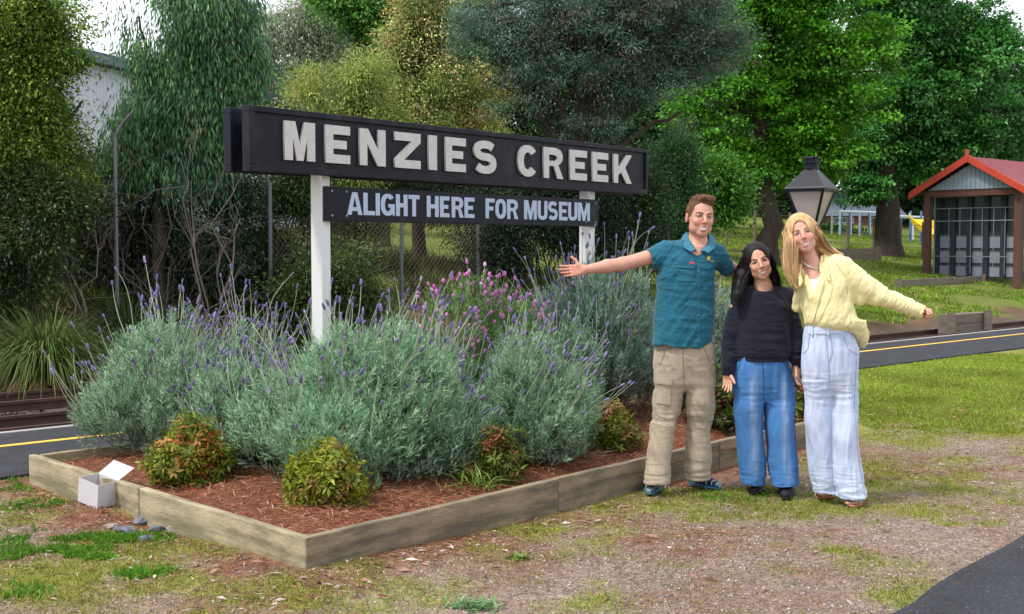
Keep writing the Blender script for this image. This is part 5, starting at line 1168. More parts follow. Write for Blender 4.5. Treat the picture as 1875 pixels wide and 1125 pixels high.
def face_col(V, N, C, B, s, base, lip, brow, iris=(.05,.03,.02), blush=.12, open_=.0095, mw=.026, browt=.0045, stub=0.):
    q = (V-C)@B/s; a, b, c = q[:,0], q[:,1], q[:,2]; base = np.array(base)
    nz_ = fbm(V*60, 3, 2)[:,None]; col = base*(.94+.12*nz_); front = (b > .045) & (np.abs(a) < .07) & (c < .06) & (c > -.12)
    def mixc(w, cc):
        nonlocal col; w = np.clip(w, 0, 1)[:,None]*front[:,None]; col = col*(1-w)+np.array(cc)*w
    ck = np.exp(-(((np.abs(a)-.038)/.018)**2+((c+.028)/.018)**2)); mixc(ck*blush*1.8, base*np.array([1.08,.62,.60]))
    mixc(np.exp(-((a/.013)**2+((c+.030)/.014)**2))*blush*2, base*np.array([1.05,.68,.66]))
    if stub: mixc(sstep(-.045,-.065,c)*stub, base*.62)
    cm = -.067+9*a*a; w = np.clip(1-(a/mw)**2, 0, 1); h = open_*w*(1-.25*w)
    mixc((np.abs(c-cm) < h+.0058*w+.0014)*(np.abs(a) < mw)*(b > .06)*1., lip)
    mixc((np.abs(c-cm+.001) < h)*(np.abs(a) < mw*.93)*(b > .06)*1., (.92,.90,.85))
    mixc((np.abs(np.abs(a)-mw) < .0025)*(np.abs(c-cm) < .003)*.8, base*.35)
    mixc(np.exp(-(((np.abs(a)-.030-.25*np.abs(c+.05))/.0035)**2))*(c < -.036)*(c > -.062)*.16, base*.5)
    eb = .0235-1.3*(np.abs(a)-.030)**2*20; mixc((np.abs(c-eb) < browt)*(np.abs(np.abs(a)-.031) < .019)*.85, brow)
    e = ((np.abs(a)-.031)/.0150)**2+((c+.0005)/.0048)**2; mixc((e < 2.2)*.30, base*.5); mixc((e < 1)*1., (.20,.16,.15))
    mixc(((((np.abs(a)-.031)/.0062)**2+(c/.0065)**2) < 1)*(e < 1.2)*1., iris)
    mixc((np.abs(c-.0055-(-6*(np.abs(a)-.031)**2)) < .0022)*(np.abs(np.abs(a)-.031) < .0175)*.9, np.array(brow)*.5)
    mixc((np.abs(np.abs(a)-.0075) < .0035)*(np.abs(c+.0415) < .0028)*(b > .09)*.8, base*.25)
    return col
def hand(f, wr, d, across, s=1., curl=(.25,.3,.35,.4), spread=.10, thumb=(.55,.8,.1), tcurl=.2, side=1, k=.010):
    """wr wrist; d finger direction; across = towards the thumb; palm normal n = d x across"""
    d = unit(np.asarray(d,float)); across = np.asarray(across,float); across = unit(across-d*(across@d)); n = np.cross(d, across)*side
    W = lambda a, b, c=0: np.asarray(wr)+(d*a+across*b+n*c)*s
    offs = (.030,.010,-.010,-.029); ln = (.072,.080,.074,.058); K = []
    for i, o in enumerate(offs):
        f.cone(W(.005,o*.55), W(.085-.004*abs(i-1),o), .0155*s, .0118*s, k=k)
        p = W(.088-.004*abs(i-1), o); dr = unit(d+across*spread*(1.2-i*.8)); ang = 0; a2 = unit(np.cross(n, dr))
        r = (.0092,.0090,.0086,.0078)[i]
        for j, fr in enumerate((.46,.30,.24)):
            ang += curl[i]*(1.,1.1,.8)[j]; dj = dr*cos(ang)+n*sin(ang); e = p+dj*ln[i]*fr*s
            f.cone(p, e, r*s*(1-.08*j), r*s*(1-.08*(j+1)), k=.0025 if j else .006); p = e
    f.cone(W(.012,.012), W(.045,.034,.006), .017*s, .013*s, k=k)
    td = unit(d*thumb[0]+across*thumb[1]+n*thumb[2]); p = W(.035,.032,.006); e = p+td*.040*s; f.cone(p, e, .0125*s, .0105*s, k=.007)
    td2 = unit(td+d*tcurl*2-across*tcurl*.6); f.cone(e, e+td2*.032*s, .0105*s, .0082*s, k=.003)
def ribbonhair(name, paths, w, cols, mat, parent, outw):
    """paths (n,K,3): flat locks, facing outwards from the head axis"""
    n, K, _ = paths.shape; T = unit(np.gradient(paths, axis=1)); S_ = unit(np.cross(T, outw))
    prof = (np.sin(np.linspace(.35, pi-.12, K))**.6)[None,:,None]*w[:,None,None]*.5
    V = np.stack([paths-S_*prof, paths+S_*prof], 2).reshape(-1,3); b = (np.arange(n)*K*2)[:,None]; k = np.arange(K-1)[None]*2
    F = np.stack([b+k, b+k+1, b+k+3, b+k+2], -1).reshape(-1,4)
    return mesh(name, V, F, mat, parent, cols=np.repeat(cols, K*2, 0), smooth=True)
def shoe(f, heel, toe, w=.045, h=.075, k=.015):
    heel = np.asarray(heel, float); toe = np.asarray(toe, float); d = unit(toe-heel); m = heel+(toe-heel)*.62
    f.cone(heel+d*.03+[0,0,.040], m+[0,0,.034], w*.80, w*.86, sq=(1,1,.8), k=k); f.cone(m+[0,0,.034], toe-d*.035+[0,0,.028], w*.95, w*.62, sq=(1,1,.75), k=k)
    f.cone(heel+d*.035+[0,0,.05], heel+d*.06+[0,0,h+.02], w*.78, w*.80, k=k)
    f.put(heel-.3, heel+.3, lambda X, Y_, Z_: -(Z_-.0)+0*X+0*Y_, 0, 's') if False else None
def sole(f, heel, toe, w=.048, th=.022):
    heel = np.asarray(heel, float); toe = np.asarray(toe, float); d = unit(toe-heel); m = heel+(toe-heel)*.62
    f.cone(heel+d*.035+[0,0,th*.55], m+[0,0,th*.55], w*.80, w*1.02, sq=(1,1,.30), k=.01); f.cone(m+[0,0,th*.55], toe-d*.04+[0,0,th*.55], w*1.02, w*.72, sq=(1,1,.30), k=.01)
def skinmat(name): return pm(name, attr=True, rough=.48, spec=.35, fine=.05, fs=400)
def sss(m, v=.12):
    b = [n for n in m.node_tree.nodes if n.type == 'BSDF_PRINCIPLED'][0]; b.inputs['Subsurface Weight'].default_value = v; b.inputs['Subsurface Radius'].default_value = (.012,.005,.003); b.inputs['Subsurface Scale'].default_value = 1; return m
M['skin'] = sss(skinmat('skin')); M['cloth'] = pm('cloth', attr=True, rough=.9, spec=.15, fine=.10, fs=260, bump=.25, bs=380, bdist=.002, sheen=.15)
M['denim'] = pm('denim', attr=True, rough=.9, spec=.12, fine=.16, fs=300, var=.06, vs=25, bump=.3, bs=420, bdist=.002)
M['hair'] = pm('hair', attr=True, rough=.62, spec=.22); M['stitch'] = pm('stitch', (.02,.07,.10), .9); M['button'] = pm('button', (.05,.16,.22), .4)
M['shoe'] = pm('shoe', attr=True, rough=.7, fine=.15, fs=120)

# ---- the man
SK = (.55,.28,.205)
m_ = Person('person', 1252, 903, 'man in a teal work shirt and khaki trousers holding out his arm towards the sign'); q = m_.q
C = q(1281.5, 399, .0); hs = 1.06; B = basis(R(9), R(2), R(5))
xs = seg((q(1003,480)[0], q(1070,480)[0], .0032), (q(1070,480)[0], q(1225,480)[0], .009), (q(1225,480)[0], q(1248,480)[0], .005), (q(1248,480)[0], q(1315,480)[0], .0026), (q(1315,480)[0], q(1385,480)[0], .006))
zs = seg((-.02, q(0,515)[2], .011), (q(0,515)[2], q(0,462)[2], .0034), (q(0,462)[2], q(0,440)[2], .004), (q(0,440)[2], q(0,352)[2], .0026))
ys = seg((-.26, -.16, .008), (-.16, .10, .0034), (.10, .42, .008))
f = Fld(xs, ys, zs); head(f, C, B, hs, True)
W_ = lambda a, b, c: C+B@np.array([a,b,c])*hs
f.cone(W_(0,-.018,-.06), q(1277,452,.02), .053, .060, k=.015); f.cone(q(1277,452,.02), q(1270,466,.0), .064, .07, k=.03)
sl2, sr2 = q(1218,464,.02), q(1311,466,.03)
f.cone(q(1264,462,.02), sl2, .06, .055, k=.03); f.cone(q(1278,462,.02), sr2, .06, .055, k=.03)
f.loft(m_.L([(455,1230,1306,.02,.07),(480,1212,1308,.0,.095),(520,1206,1300,0,.10),(600,1206,1294,0,.10),(680,1204,1298,.0,.09)]), k=.03)
el, wr = q(1140,484,-.03), q(1070,494.5,-.10); f.cone(sl2, el, .05, .040, k=.02); f.cone(el, q(1112,488,-.06), .041, .040, k=.02); f.cone(q(1112,488,-.06), wr, .040, .0255, k=.02)
hand(f, wr, q(1030,497,-.12)-q(1072,494,-.10), [-.05,.25,.98], s=.93, curl=(.02,.06,.10,.12), spread=.07, thumb=(.45,.95,.0), tcurl=.25, side=-1)
er = q(1345,497,.10); f.cone(sr2, er, .050, .040, k=.02); f.cone(er, q(1380,520,.20), .040, .030, k=.02)
for (hu, ku, kv, au, av, dy) in ((1226,1213,781,1204,878,-.09),(1279,1280,781,1277,872,.06)):
    f.cone(q(hu,690,0), q(ku,kv,dy*.5), .055, .046, k=.02); f.cone(q(ku,kv,dy*.5), q(au,av,dy), .052, .036, k=.02)
def mcol(V, N):
    c = face_col(V, N, C, B, hs, SK, (.34,.09,.08), (.10,.055,.03), iris=(.06,.07,.08), blush=.20, open_=.0085, mw=.031)
    hx = V[:,0] < q(1075,480)[0]; c[hx] = c[hx]*np.array([1.02,.92,.92]); return c
body = m_.add('body', f, M['skin'], colf=mcol, it=1); bodyM = m_.last
# shirt
f = Fld(seg((q(1160,480)[0], q(1345,480)[0], .0045)), seg((-.24,.26,.0048)), seg((q(0,642)[2], q(0,424)[2], .0045)))
f.loft(m_.L([(452,1232,1308,.02,.085),(470,1209,1316,.01,.112),(500,1202,1313,0,.128),(550,1200,1309,0,.130),(600,1197,1306,-.005,.136),(634,1193,1307,-.005,.140)]), k=.02, n=2.4)
f.cone(q(1266,456,.02), q(1220,462,.02), .068, .064, k=.03); f.cone(q(1274,456,.02), q(1310,466,.03), .066, .062, k=.03)
f.cone(q(1220,464,.02), q(1178,479,-.01), .074, .062, k=.03); f.cone(q(1312,468,.03), q(1331,491,.07), .066, .056, k=.03)
sdv = unit(q(1140,484,-.03)-q(1218,464,.02)); f.cone(q(1176,479.5,-.01), q(1168,481,-.01)+sdv*.05, .053, .053, op='s'); f.cone(q(1176,479.5,-.01)+sdv*.03, q(1168,481,-.01)+sdv*.13, .10, .10, op='s')
sdr = unit(q(1345,497,.10)-sr2); f.cone(q(1330,490,.07), q(1330,490,.07)+sdr*.08, .048, .048, op='s')
f.cone(q(1278,440,.03), q(1276,462,-.02), .066, .060, op='s'); f.cone(q(1277,456,-.10), q(1279,487,-.16), .040, .006, op='s', k=.004)
f.put((-1,-.2,q(0,650)[2]), (1,.2,q(0,625)[2]), lambda X, Y_, Z_: Z_-(q(0,631)[2]-.015*np.cos(X*22)-.01)+0*Y_, 0, 's')
f.loft(m_.L([(645,1203,1298,0,.115),(622,1203,1298,0,.115)]), op='s')
TEAL = np.array((.014,.100,.155))
def tfold(V, N):
    d = q(1218,470)-V; a = fbm(V*np.array([5,5,16])+V[:,[2,0,1]]*np.array([8,0,0]), 5, 3); b = fbm((V@np.array([[.8,0,.6],[0,1,0],[-.6,0,.8]]))*np.array([20,6,5]), 9, 3)
    lowr = sstep(q(0,520)[2], q(0,600)[2], V[:,2])
    c_ = fbm(V*5.5, 33, 2); return V+N*(((.30-np.abs(a-.5)*5)*.0070)*(1-.3*lowr)+(.30-np.abs(b-.5)*5)*.0060+(c_-.5)*.03)[:,None]
sh = m_.add('shirt', f, M['cloth'], fold2=tfold, colf=lambda V, N: TEAL*(.88+.28*fbm(V*9,2,3))[:,None]*(1+.25*(fbm(V*40,12,2)-.5))[:,None]); shM = m_.last
bv = m_.bvh(shM)
TM = pm('shirt_trim', tuple(TEAL*.98), .9, fine=.1, fs=260); TD = pm('shirt_trim_dark', tuple(TEAL*.55), .9)
m_.patch('placket', bv, [(1275,482),(1282,482),(1282,627),(1275,628)], TM, sh, n=26, m=3, off=.0035)
m_.patch('pocket', bv, [(1237,487),(1272,488),(1271,515),(1239,515)], TM, sh, n=7, m=7, off=.0045); m_.patch('pocket', bv, [(1287,488),(1311,486),(1309,512),(1288,514)], TM, sh, n=7, m=6, off=.0045)
m_.patch('pocket_flap', bv, [(1236,479),(1273,483),(1272,493),(1238,491)], TM, sh, n=4, m=7, off=.011); m_.patch('pocket_flap', bv, [(1287,483),(1312,478),(1311,490),(1288,494)], TM, sh, n=4, m=6, off=.011)
m_.patch('shirt_tag', bv, [(1262,481),(1271,482),(1271,485),(1262,484)], pm('red_tag', (.55,.04,.04), .7), sh, n=2, m=3, off=.014)
m_.patch('embroidery', bv, [(1294,470),(1300,470),(1299,477),(1295,477)], pm('gold_thread', (.55,.40,.04), .7), sh, n=3, m=3, off=.006); m_.patch('embroidery', bv, [(1299,477),(1307,478),(1307,480),(1299,479)], pm('gold_thread2', (.40,.32,.05), .7), sh, n=2, m=3, off=.006)
for v in (497,524,551,578,605):
    h, nn = m_.hit(bv, 1278.5, v)
    if h is not None: mb = MB(); mb.lathe([(.0055,0),(.0055,.0035),(.003,.004)], 8, c=(0,0,0)); o = mb.build('button', M['button'], sh); o.matrix_local = Matrix.Translation(h+nn*.0035) @ Vector(nn).to_track_quat('Z','Y').to_matrix().to_4x4()
for pts in ([(1242,430),(1228,455),(1208,486)], [(1303,447),(1309,468),(1311,484)], [(1236,503),(1212,512)]): m_.seam('seam', bv, pts, M['stitch'], sh)
# collar: two stiff flaps and a stand
f = Fld(seg((q(1235,480)[0], q(1320,480)[0], .003)), seg((-.20,.16,.003)), seg((q(0,480)[2], q(0,420)[2], .003)))
ctr = q(1277,446,.02)
for pts, lo in (([q(1281,433,.085), q(1258,427,.055), q(1260,437,.0), q(1266,447,-.05), q(1275,459,-.085)], [q(1281,441,.10), q(1249,437,.06), q(1248,447,.0), q(1254,454,-.075), q(1266,461,-.118)]),
                ([q(1281,433,.085), q(1299,431,.06), q(1299,440,.0), q(1295,450,-.05), q(1284,460,-.09)], [q(1281,441,.10), q(1309,440,.06), q(1310,450,.0), q(1306,456,-.075), q(1296,463,-.118)])):
    for t in np.linspace(0,1,8):
        r_ = [a+(b-a)*t+[0,0,.006*sin(pi*t)] for a, b in zip(pts, lo)]
        for a, b in zip(r_[:-1], r_[1:]): f.cone(a, b, .0052, .0052, k=.004)
m_.add('collar', f, M['cloth'], sh, it=2, colf=lambda V, N: np.tile(TEAL*1.35+[.012,.012,.012], (len(V),1)))  # shirt teal made paler: light falling on the collar put into its colour
# trousers
KH = np.array((.37,.305,.225))
f = Fld(seg((q(1172,700)[0], q(1318,700)[0], .005)), seg((-.26,.26,.005)), seg((q(0,893)[2], q(0,612)[2], .005)))
f.loft(m_.L([(672,1208,1240,0,.05),(708,1199,1250,0,.094),(740,1194,1247,0,.096),(781,1189,1236,-.03,.085),(800,1188,1234,-.04,.082),(840,1184,1229,-.06,.078),(872,1181,1227,-.075,.078),(884,1180,1226,-.08,.080)]), k=.0, n=2.2)
f.loft(m_.L([(672,1266,1296,0,.05),(708,1256,1305,0,.094),(740,1257,1308,0,.096),(781,1257,1305,.03,.085),(840,1254,1300,.04,.076),(864,1253,1298,.045,.076),(876,1253,1299,.05,.077)]), k=.006, n=2.2)
f.loft(m_.L([(614,1202,1303,0,.118),(650,1197,1305,0,.124),(680,1196,1308,0,.114),(702,1199,1304,0,.102),(712,1222,1286,0,.06)]), k=.04, n=2.3)
f.cone(q(1203,881,-.08)-[0,0,.03], q(1203,881,-.08)+[0,0,.012], .058, .058, op='s'); f.cone(q(1276,873,.05)-[0,0,.03], q(1276,873,.05)+[0,0,.012], .058, .058, op='s')
def kfold(V, N):
    z = V[:,2]; low = sstep(.32, .05, z); mid = np.exp(-((z-.45)/.12)**2); up = sstep(.65,.8,z)
    a = fbm(V*np.array([4,4,26]), 15, 3); b = fbm(V*np.array([16,16,4])+V[:,[2,2,2]]*[6,0,0], 19, 3); c_ = fbm(V*np.array([9,6,12]), 25, 3)
    return V+N*((.30-np.abs(a-.5)*5)*(.0100*low+.006*mid)+(.30-np.abs(b-.5)*5)*.0075+(.30-np.abs(c_-.5)*5)*.006*(up+mid)+(fbm(V*5,35,2)-.5)*.03)[:,None]
tr = m_.add('trousers', f, M['cloth'], fold2=kfold, colf=lambda V, N: KH*(.86+.28*fbm(V*6,22,3))[:,None]); trM = m_.last; bv = m_.bvh(trM)
KM = pm('khaki_trim', tuple(KH*.97), .9, fine=.1, fs=260); KD = pm('khaki_stitch', tuple(KH*.45), .9)
m_.patch('cargo_pocket', bv, [(1203,700),(1230,703),(1227,742),(1202,738)], KM, tr, n=8, m=6, off=.008); m_.patch('cargo_flap', bv, [(1202,690),(1232,694),(1231,706),(1203,702)], KM, tr, n=4, m=6, off=.014)
m_.patch('pocket_welt', bv, [(1205,640),(1230,636),(1229,640),(1205,644)], pm('khaki_dark', tuple(KH*.6), .9), tr, n=2, m=5)
for pts in ([(1250,634),(1251,668),(1253,705)], [(1221,636),(1209,668)], [(1288,636),(1299,662)], [(1246,730),(1238,781),(1229,870)], [(1200,760),(1222,768)]): m_.seam('seam', bv, pts, KD, tr, r=.0018)
# shoes
def shoes(P_, spec, colf, mat, solecol, name='shoe', soleth=.022, lab=None):
    out = []
    for (hu, hv, tu, tv, hd, td) in spec:
        he = G(hu, hv)-P_.O; to = G(tu, tv)-P_.O; he[2] = to[2] = 0.008; lo = np.minimum(he, to)-.09; hi = np.maximum(he, to)+.09
        f = Fld(seg((lo[0],hi[0],.004)), seg((lo[1],hi[1],.004)), seg((-.02,.16,.004))); shoe(f, he, to); f.put((lo[0],lo[1],-.05),(hi[0],hi[1],.012), lambda X, Y_, Z_: Z_-.012+0*X+0*Y_, 0, 's')
        s_ = P_.add(name, f, mat, colf=lambda V, N: colf(V, N, he, to)); out.append(s_)
        f = Fld(seg((lo[0],hi[0],.004)), seg((lo[1],hi[1],.004)), seg((-.03,.06,.003))); sole(f, he, to, th=soleth)
        P_.add('sole', f, mat, s_, colf=lambda V, N: np.tile(solecol, (len(V),1)))
        d = unit((to-he)*[1,1,0]); sd_ = np.cross(d, [0,0,1.]); mb = MB()
        for k in range(4):
            c = he+d*(.085+.022*k)+[0,0,.098-.011*k]; mb.tube([c-sd_*.022, c+[0,0,.006], c+sd_*.022], .0035, 5)
        mb.build('laces', pm('laces', tuple(np.clip(np.array(solecol)*1.2,0,1)), .8), s_)
    return out
def navy(V, N, he, to):
    c = np.tile((.022,.035,.10), (len(V),1)).astype(float); n = fbm(V*26, 4, 2); c[n > .60] = (.22,.30,.36); c[(n < .36)] = (.012,.016,.04)
    d = unit(to-he); t = (V-he)@d; c[(np.abs((t*30) % 1-.5) < .10) & (V[:,2] > .035) & (V[:,2] < .07) & (t > .05)] = (.35,.42,.40); return c
shoes(m_, [(1205,887,1189,911,0,0),(1262,888,1321,901,0,0)], navy, M['shoe'], (.03,.13,.17))
# short brown hair
def cap_hair(P_, C, B, s, op_, base, name, gap=.012, top=.0, tall=None, colf=None, extra=None, step=.003, ext=None):
    """scalp hair with an oval opening for the face: op_ = centre a, centre c, half width, half height, from b, exponent"""
    c = C; r = .16*s; ez = ext or (0,0,0)
    f = Fld(seg((c[0]-r-ez[0],c[0]+r+ez[0],step)), seg((c[1]-r-ez[1],c[1]+r+ez[1],step)), seg((c[2]-r-ez[2],c[2]+r,step)))
    f.ell(C+B@np.array([0,-.012,.032])*s, np.array([.073+gap,.095+gap*.8,.087+gap])*s, B)
    if tall:
        for (a,b,cc,ra,rb,rc) in tall: f.ell(C+B@np.array([a,b,cc])*s, np.array([ra,rb,rc])*s, B, k=.02)
    if extra: extra(f)
    ca, ccn, ha, hc, b0, nn = op_
    def cut(X, Y_, Z_):
        px, py, pz = X-C[0], Y_-C[1], Z_-C[2]; a = (px*B[0,0]+py*B[1,0]+pz*B[2,0])/s; b = (px*B[0,1]+py*B[1,1]+pz*B[2,1])/s; cc = (px*B[0,2]+py*B[1,2]+pz*B[2,2])/s
        e = (np.abs((a-ca)/ha)**nn+np.abs((cc-ccn)/hc)**nn)**(1/nn); return np.maximum((e-1)*ha, (b0-b))*s
    f.put(c-r, c+r, cut, .004, 's'); return f
f = cap_hair(m_, C, B, hs, (0,-.055,.0615,.128,.022,4.5), None, 'hair', gap=.0055, tall=[(.010,.045,.108,.050,.048,.020),(.0,-.01,.108,.056,.06,.018),(.03,.06,.100,.028,.03,.018)])
f.put(C-.14, C+.14, lambda X, Y_, Z_: np.maximum.reduce([np.abs(((X-C[0])*B[0,1]+(Y_-C[1])*B[1,1]+(Z_-C[2])*B[2,1])/hs-.02)-.05, ((X-C[0])*B[0,2]+(Y_-C[1])*B[1,2]+(Z_-C[2])*B[2,2])/hs+.004+0*X+0*Y_]), .004, 's')
f.put(C-.14, C+.14, lambda X, Y_, Z_: ((X-C[0])*B[0,2]+(Y_-C[1])*B[1,2]+(Z_-C[2])*B[2,2])/hs+.055+0*X+0*Y_, .004, 's')
HB = np.array((.12,.062,.032))
def hfold(V, N):
    q_ = (V-C)@B; a = fbm(q_*np.array([120,28,60]), 3, 3); return V+N*((a-.45)*.012*(.5+1.3*sstep(.05,.10,q_[:,2])))[:,None]
hair = m_.add('hair', f, M['hair'], fold2=hfold, it=1, colf=lambda V, N: HB*(.55+.9*fbm(((V-C)@B)*np.array([160,30,60]), 31, 2))[:,None])
g = rng(5); V = m_.last[0]; N = vnorm(*m_.last); k = g.choice(len(V), 900); D0 = unit(N[k]*.6+(B@np.array([.5,.35,.45]))+g.normal(0,.25,(900,3)))
strips('hair_tufts', V[k]-N[k]*.002, D0, g.uniform(.010,.026,900), np.full(900,.0028), np.full(900,.2), HB*g.uniform(.6,1.9,(900,1)), K=4, parent=hair, mat=M['hair'])
# ---- the short woman in the dark sweatshirt
w1 = Person('person', 1400, 908, 'short woman with long black hair in a black sweatshirt and mid blue jeans'); q = w1.q
C = q(1388, 480, .0); hs = .98; B = basis(R(-5), R(2), R(-17)); C1, B1, hs1 = C, B, hs
SK1 = (.62,.335,.23)
xs = seg((q(1312,600)[0], q(1352,600)[0], .0035), (q(1352,600)[0], q(1364,600)[0], .006), (q(1364,600)[0], q(1422,600)[0], .0025), (q(1422,600)[0], q(1444,600)[0], .006), (q(1444,600)[0], q(1480,600)[0], .0035))
zs = seg((-.02, .55, .011), (.55, q(0,668)[2], .0036), (q(0,668)[2], q(0,530)[2], .008), (q(0,530)[2], q(0,436)[2], .0025))
ys = seg((-.20, .10, .0034), (.10, .24, .008))
f = Fld(xs, ys, zs); head(f, C, B, hs, False, chin=.85, nose=1.05); W_ = lambda a, b, c: C+B@np.array([a,b,c])*hs
f.cone(W_(0,-.015,-.06), q(1398,528,.02), .046, .050, k=.02); f.cone(q(1398,526,.02), q(1396,548,.02), .052, .06, k=.03)
f.loft(w1.L([(540,1364,1430,.02,.06),(570,1352,1444,.01,.08),(620,1354,1440,0,.085),(660,1356,1436,0,.085),(696,1358,1438,0,.085)]), k=.03)
for (su, eu, ev, wu, wv, hu, ac, sd_) in ((1354,1336,610,1331,684,1334,[.8,-.6,0],1),(1438,1456,612,1459,672,1458,[-.55,-.85,0],-1)):
    f.cone(q(su,548,.02), q(eu,ev,-.0), .045, .035, k=.02); f.cone(q(eu,ev,0), q(wu,wv,-.03), .035, .023, k=.02)
    hand(f, q(wu,wv-4,-.03), q(hu,718,-.045)-q(wu,680,-.03), ac, s=.80, curl=(.22,.28,.34,.42), spread=.03, thumb=(.75,.55,.25), tcurl=.1, side=sd_)
for (hu, au, dy) in ((1376,1379,.05),(1422,1435,-.03)):
    f.cone(q(hu,715,.01), q(au,800,dy*.5), .055, .045, k=.01); f.cone(q(au,800,dy*.5), q(au,885,dy), .05, .035, k=.02)
w1.add('body', f, M['skin'], colf=lambda V, N: face_col(V, N, C1, B1, hs1, SK1, (.42,.12,.11), (.02,.015,.014), iris=(.02,.012,.01), blush=.12, open_=.0075, mw=.027, browt=.0036))
BK = np.array((.011,.012,.022))
f = Fld(seg((q(1312,600)[0], q(1478,600)[0], .0045)), seg((-.22,.22,.0045)), seg((q(0,692)[2], q(0,505)[2], .0045)))
f.loft(w1.L([(528,1374,1422,.02,.06),(536,1358,1436,.02,.09),(560,1350,1447,.01,.115),(600,1345,1446,0,.125),(640,1340,1449,0,.135),(651,1342,1446,0,.132)]), k=.025, n=2.3)
f.loft(w1.L([(660,1344,1443,0,.122),(648,1344,1443,0,.124)]), k=.004, n=2.3)
f.cone(q(1378,536,.02), q(1358,546,.02), .05, .055, k=.03); f.cone(q(1418,534,.02), q(1437,544,.02), .05, .055, k=.03)
f.cone(q(1357,549,.02), q(1339,610,.0), .062, .056, k=.025); f.cone(q(1339,610,.0), q(1332,668,-.03), .056, .048, k=.02); f.cone(q(1332,672,-.03), q(1332,683,-.03), .034, .032, k=.008)
f.cone(q(1440,547,.02), q(1455,612,.0), .062, .056, k=.025); f.cone(q(1455,612,.0), q(1458,656,-.03), .056, .046, k=.02); f.cone(q(1458,660,-.03), q(1459,670,-.03), .033, .031, k=.008)
f.cone(q(1332,690,-.03), q(1331,681,-.03), .027, .026, op='s'); f.cone(q(1459,679,-.03), q(1459,668,-.03), .026, .025, op='s')
f.cone(q(1399,510,.02), q(1400,526,-.015), .060, .056, op='s', k=.004)
def sfold(V, N):
    a = fbm(V*np.array([7,6,15])+V[:,[2,2,2]]*[5,0,0], 45, 3); b = fbm(V*np.array([5,5,28]), 49, 3); arm = sstep(.045,.0,np.minimum(np.abs(V[:,0]-q(1336,600)[0]), np.abs(V[:,0]-q(1457,600)[0])))
    low = np.exp(-((V[:,2]-q(0,640)[2])/.06)**2)
    return V+N*((.30-np.abs(a-.5)*5)*.0055+(.30-np.abs(b-.5)*5)*(.006*arm+.005*low)+(fbm(V*6,36,2)-.5)*.03)[:,None]
sw = w1.add('sweatshirt', f, M['cloth'], fold2=sfold, colf=lambda V, N: BK*(.8+.4*fbm(V*8,3,2))[:,None]); bv = w1.bvh(w1.last)
f = Fld(seg((q(1366,520)[0], q(1432,520)[0], .003)), seg((-.14,.14,.003)), seg((q(0,540)[2], q(0,508)[2], .003)))
cc = q(1400,529,.008)
for i in range(20):
    a0_, a1_ = i*2*pi/20, (i+1)*2*pi/20; pt = lambda a: cc+np.array([cos(a)*.066, sin(a)*.070, .020*sin(a)+cos(a)*.003])
    f.cone(pt(a0_), pt(a1_), .007, .007, k=.002)
w1.add('neckband', f, M['cloth'], sw, col=BK*1.3)
for pts in ([(1380,532),(1363,552),(1352,575)], [(1420,531),(1435,550),(1444,572)], [(1343,646),(1395,650),(1445,646)]): w1.seam('seam', bv, pts, M['stitch'] if False else pm('black_stitch', (.006,.006,.012), .9), sw, r=.002)
BJ = np.array((.060,.175,.40))
f = Fld(seg((q(1334,700)[0], q(1468,700)[0], .0048)), seg((-.22,.22,.005)), seg((q(0,905)[2], q(0,640)[2], .005)))
f.loft(w1.L([(684,1356,1386,0,.05),(722,1346,1396,0,.095),(744,1344,1397,0,.099),(780,1349,1396,.02,.098),(830,1353,1398,.03,.092),(868,1356,1400,.04,.092),(885,1357,1401,.045,.095)]), k=.0, n=2.2)
f.loft(w1.L([(684,1410,1442,0,.05),(722,1401,1452,0,.095),(744,1400,1455,0,.099),(780,1401,1458,-.01,.10),(830,1407,1460,-.02,.096),(870,1411,1461,-.025,.095),(888,1412,1461,-.03,.097)]), k=.006, n=2.2)
f.loft(w1.L([(642,1346,1441,0,.105),(670,1342,1447,0,.118),(700,1341,1452,0,.114),(720,1346,1450,0,.100),(732,1368,1428,0,.06)]), k=.04, n=2.3)
f.cone(q(1379,889,.045)-[0,0,.03], q(1379,883,.045)+[0,0,.01], .065, .065, op='s'); f.cone(q(1437,893,-.03)-[0,0,.03], q(1437,886,-.03)+[0,0,.01], .068, .068, op='s')
def jfold(z0, z1, sc=1.):
    def fn(V, N):
        z = V[:,2]; a = fbm(V*np.array([5,5,24]), 65, 3); b = fbm(V*np.array([15,15,3]), 69, 3); low = sstep(.35,.03,z); hip = np.exp(-((z-z0)/.10)**2)
        return V+N*((.30-np.abs(a-.5)*5)*(.0065*low+.0045*hip)+(.30-np.abs(b-.5)*5)*.0075+(fbm(V*5,37,2)-.5)*.03)[:,None]*sc
    return fn
def jcol(base, axes, fade=.55, seed=3, zt=.9):
    def fn(V, N):
        c = np.tile(base, (len(V),1))*(.85+.3*fbm(V*np.array([9,9,5]), seed, 3))[:,None]
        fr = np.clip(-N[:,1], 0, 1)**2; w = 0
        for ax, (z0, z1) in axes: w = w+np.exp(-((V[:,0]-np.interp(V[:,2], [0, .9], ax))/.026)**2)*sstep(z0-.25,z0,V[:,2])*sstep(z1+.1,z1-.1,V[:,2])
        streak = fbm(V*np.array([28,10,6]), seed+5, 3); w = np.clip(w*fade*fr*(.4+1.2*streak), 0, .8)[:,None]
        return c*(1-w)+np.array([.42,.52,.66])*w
    return fn
ja = [((q(1380,880)[0], q(1372,660)[0]), (.30,.75)), ((q(1436,880)[0], q(1426,660)[0]), (.25,.75))]
jn = w1.add('jeans', f, M['denim'], fold2=jfold(.62,.8), colf=jcol(BJ, ja, .36)); bv = w1.bvh(w1.last)
DN = pm('denim_stitch', (.02,.06,.20), .9); ORG = pm('jeans_stitch', (.10,.18,.36), .9)
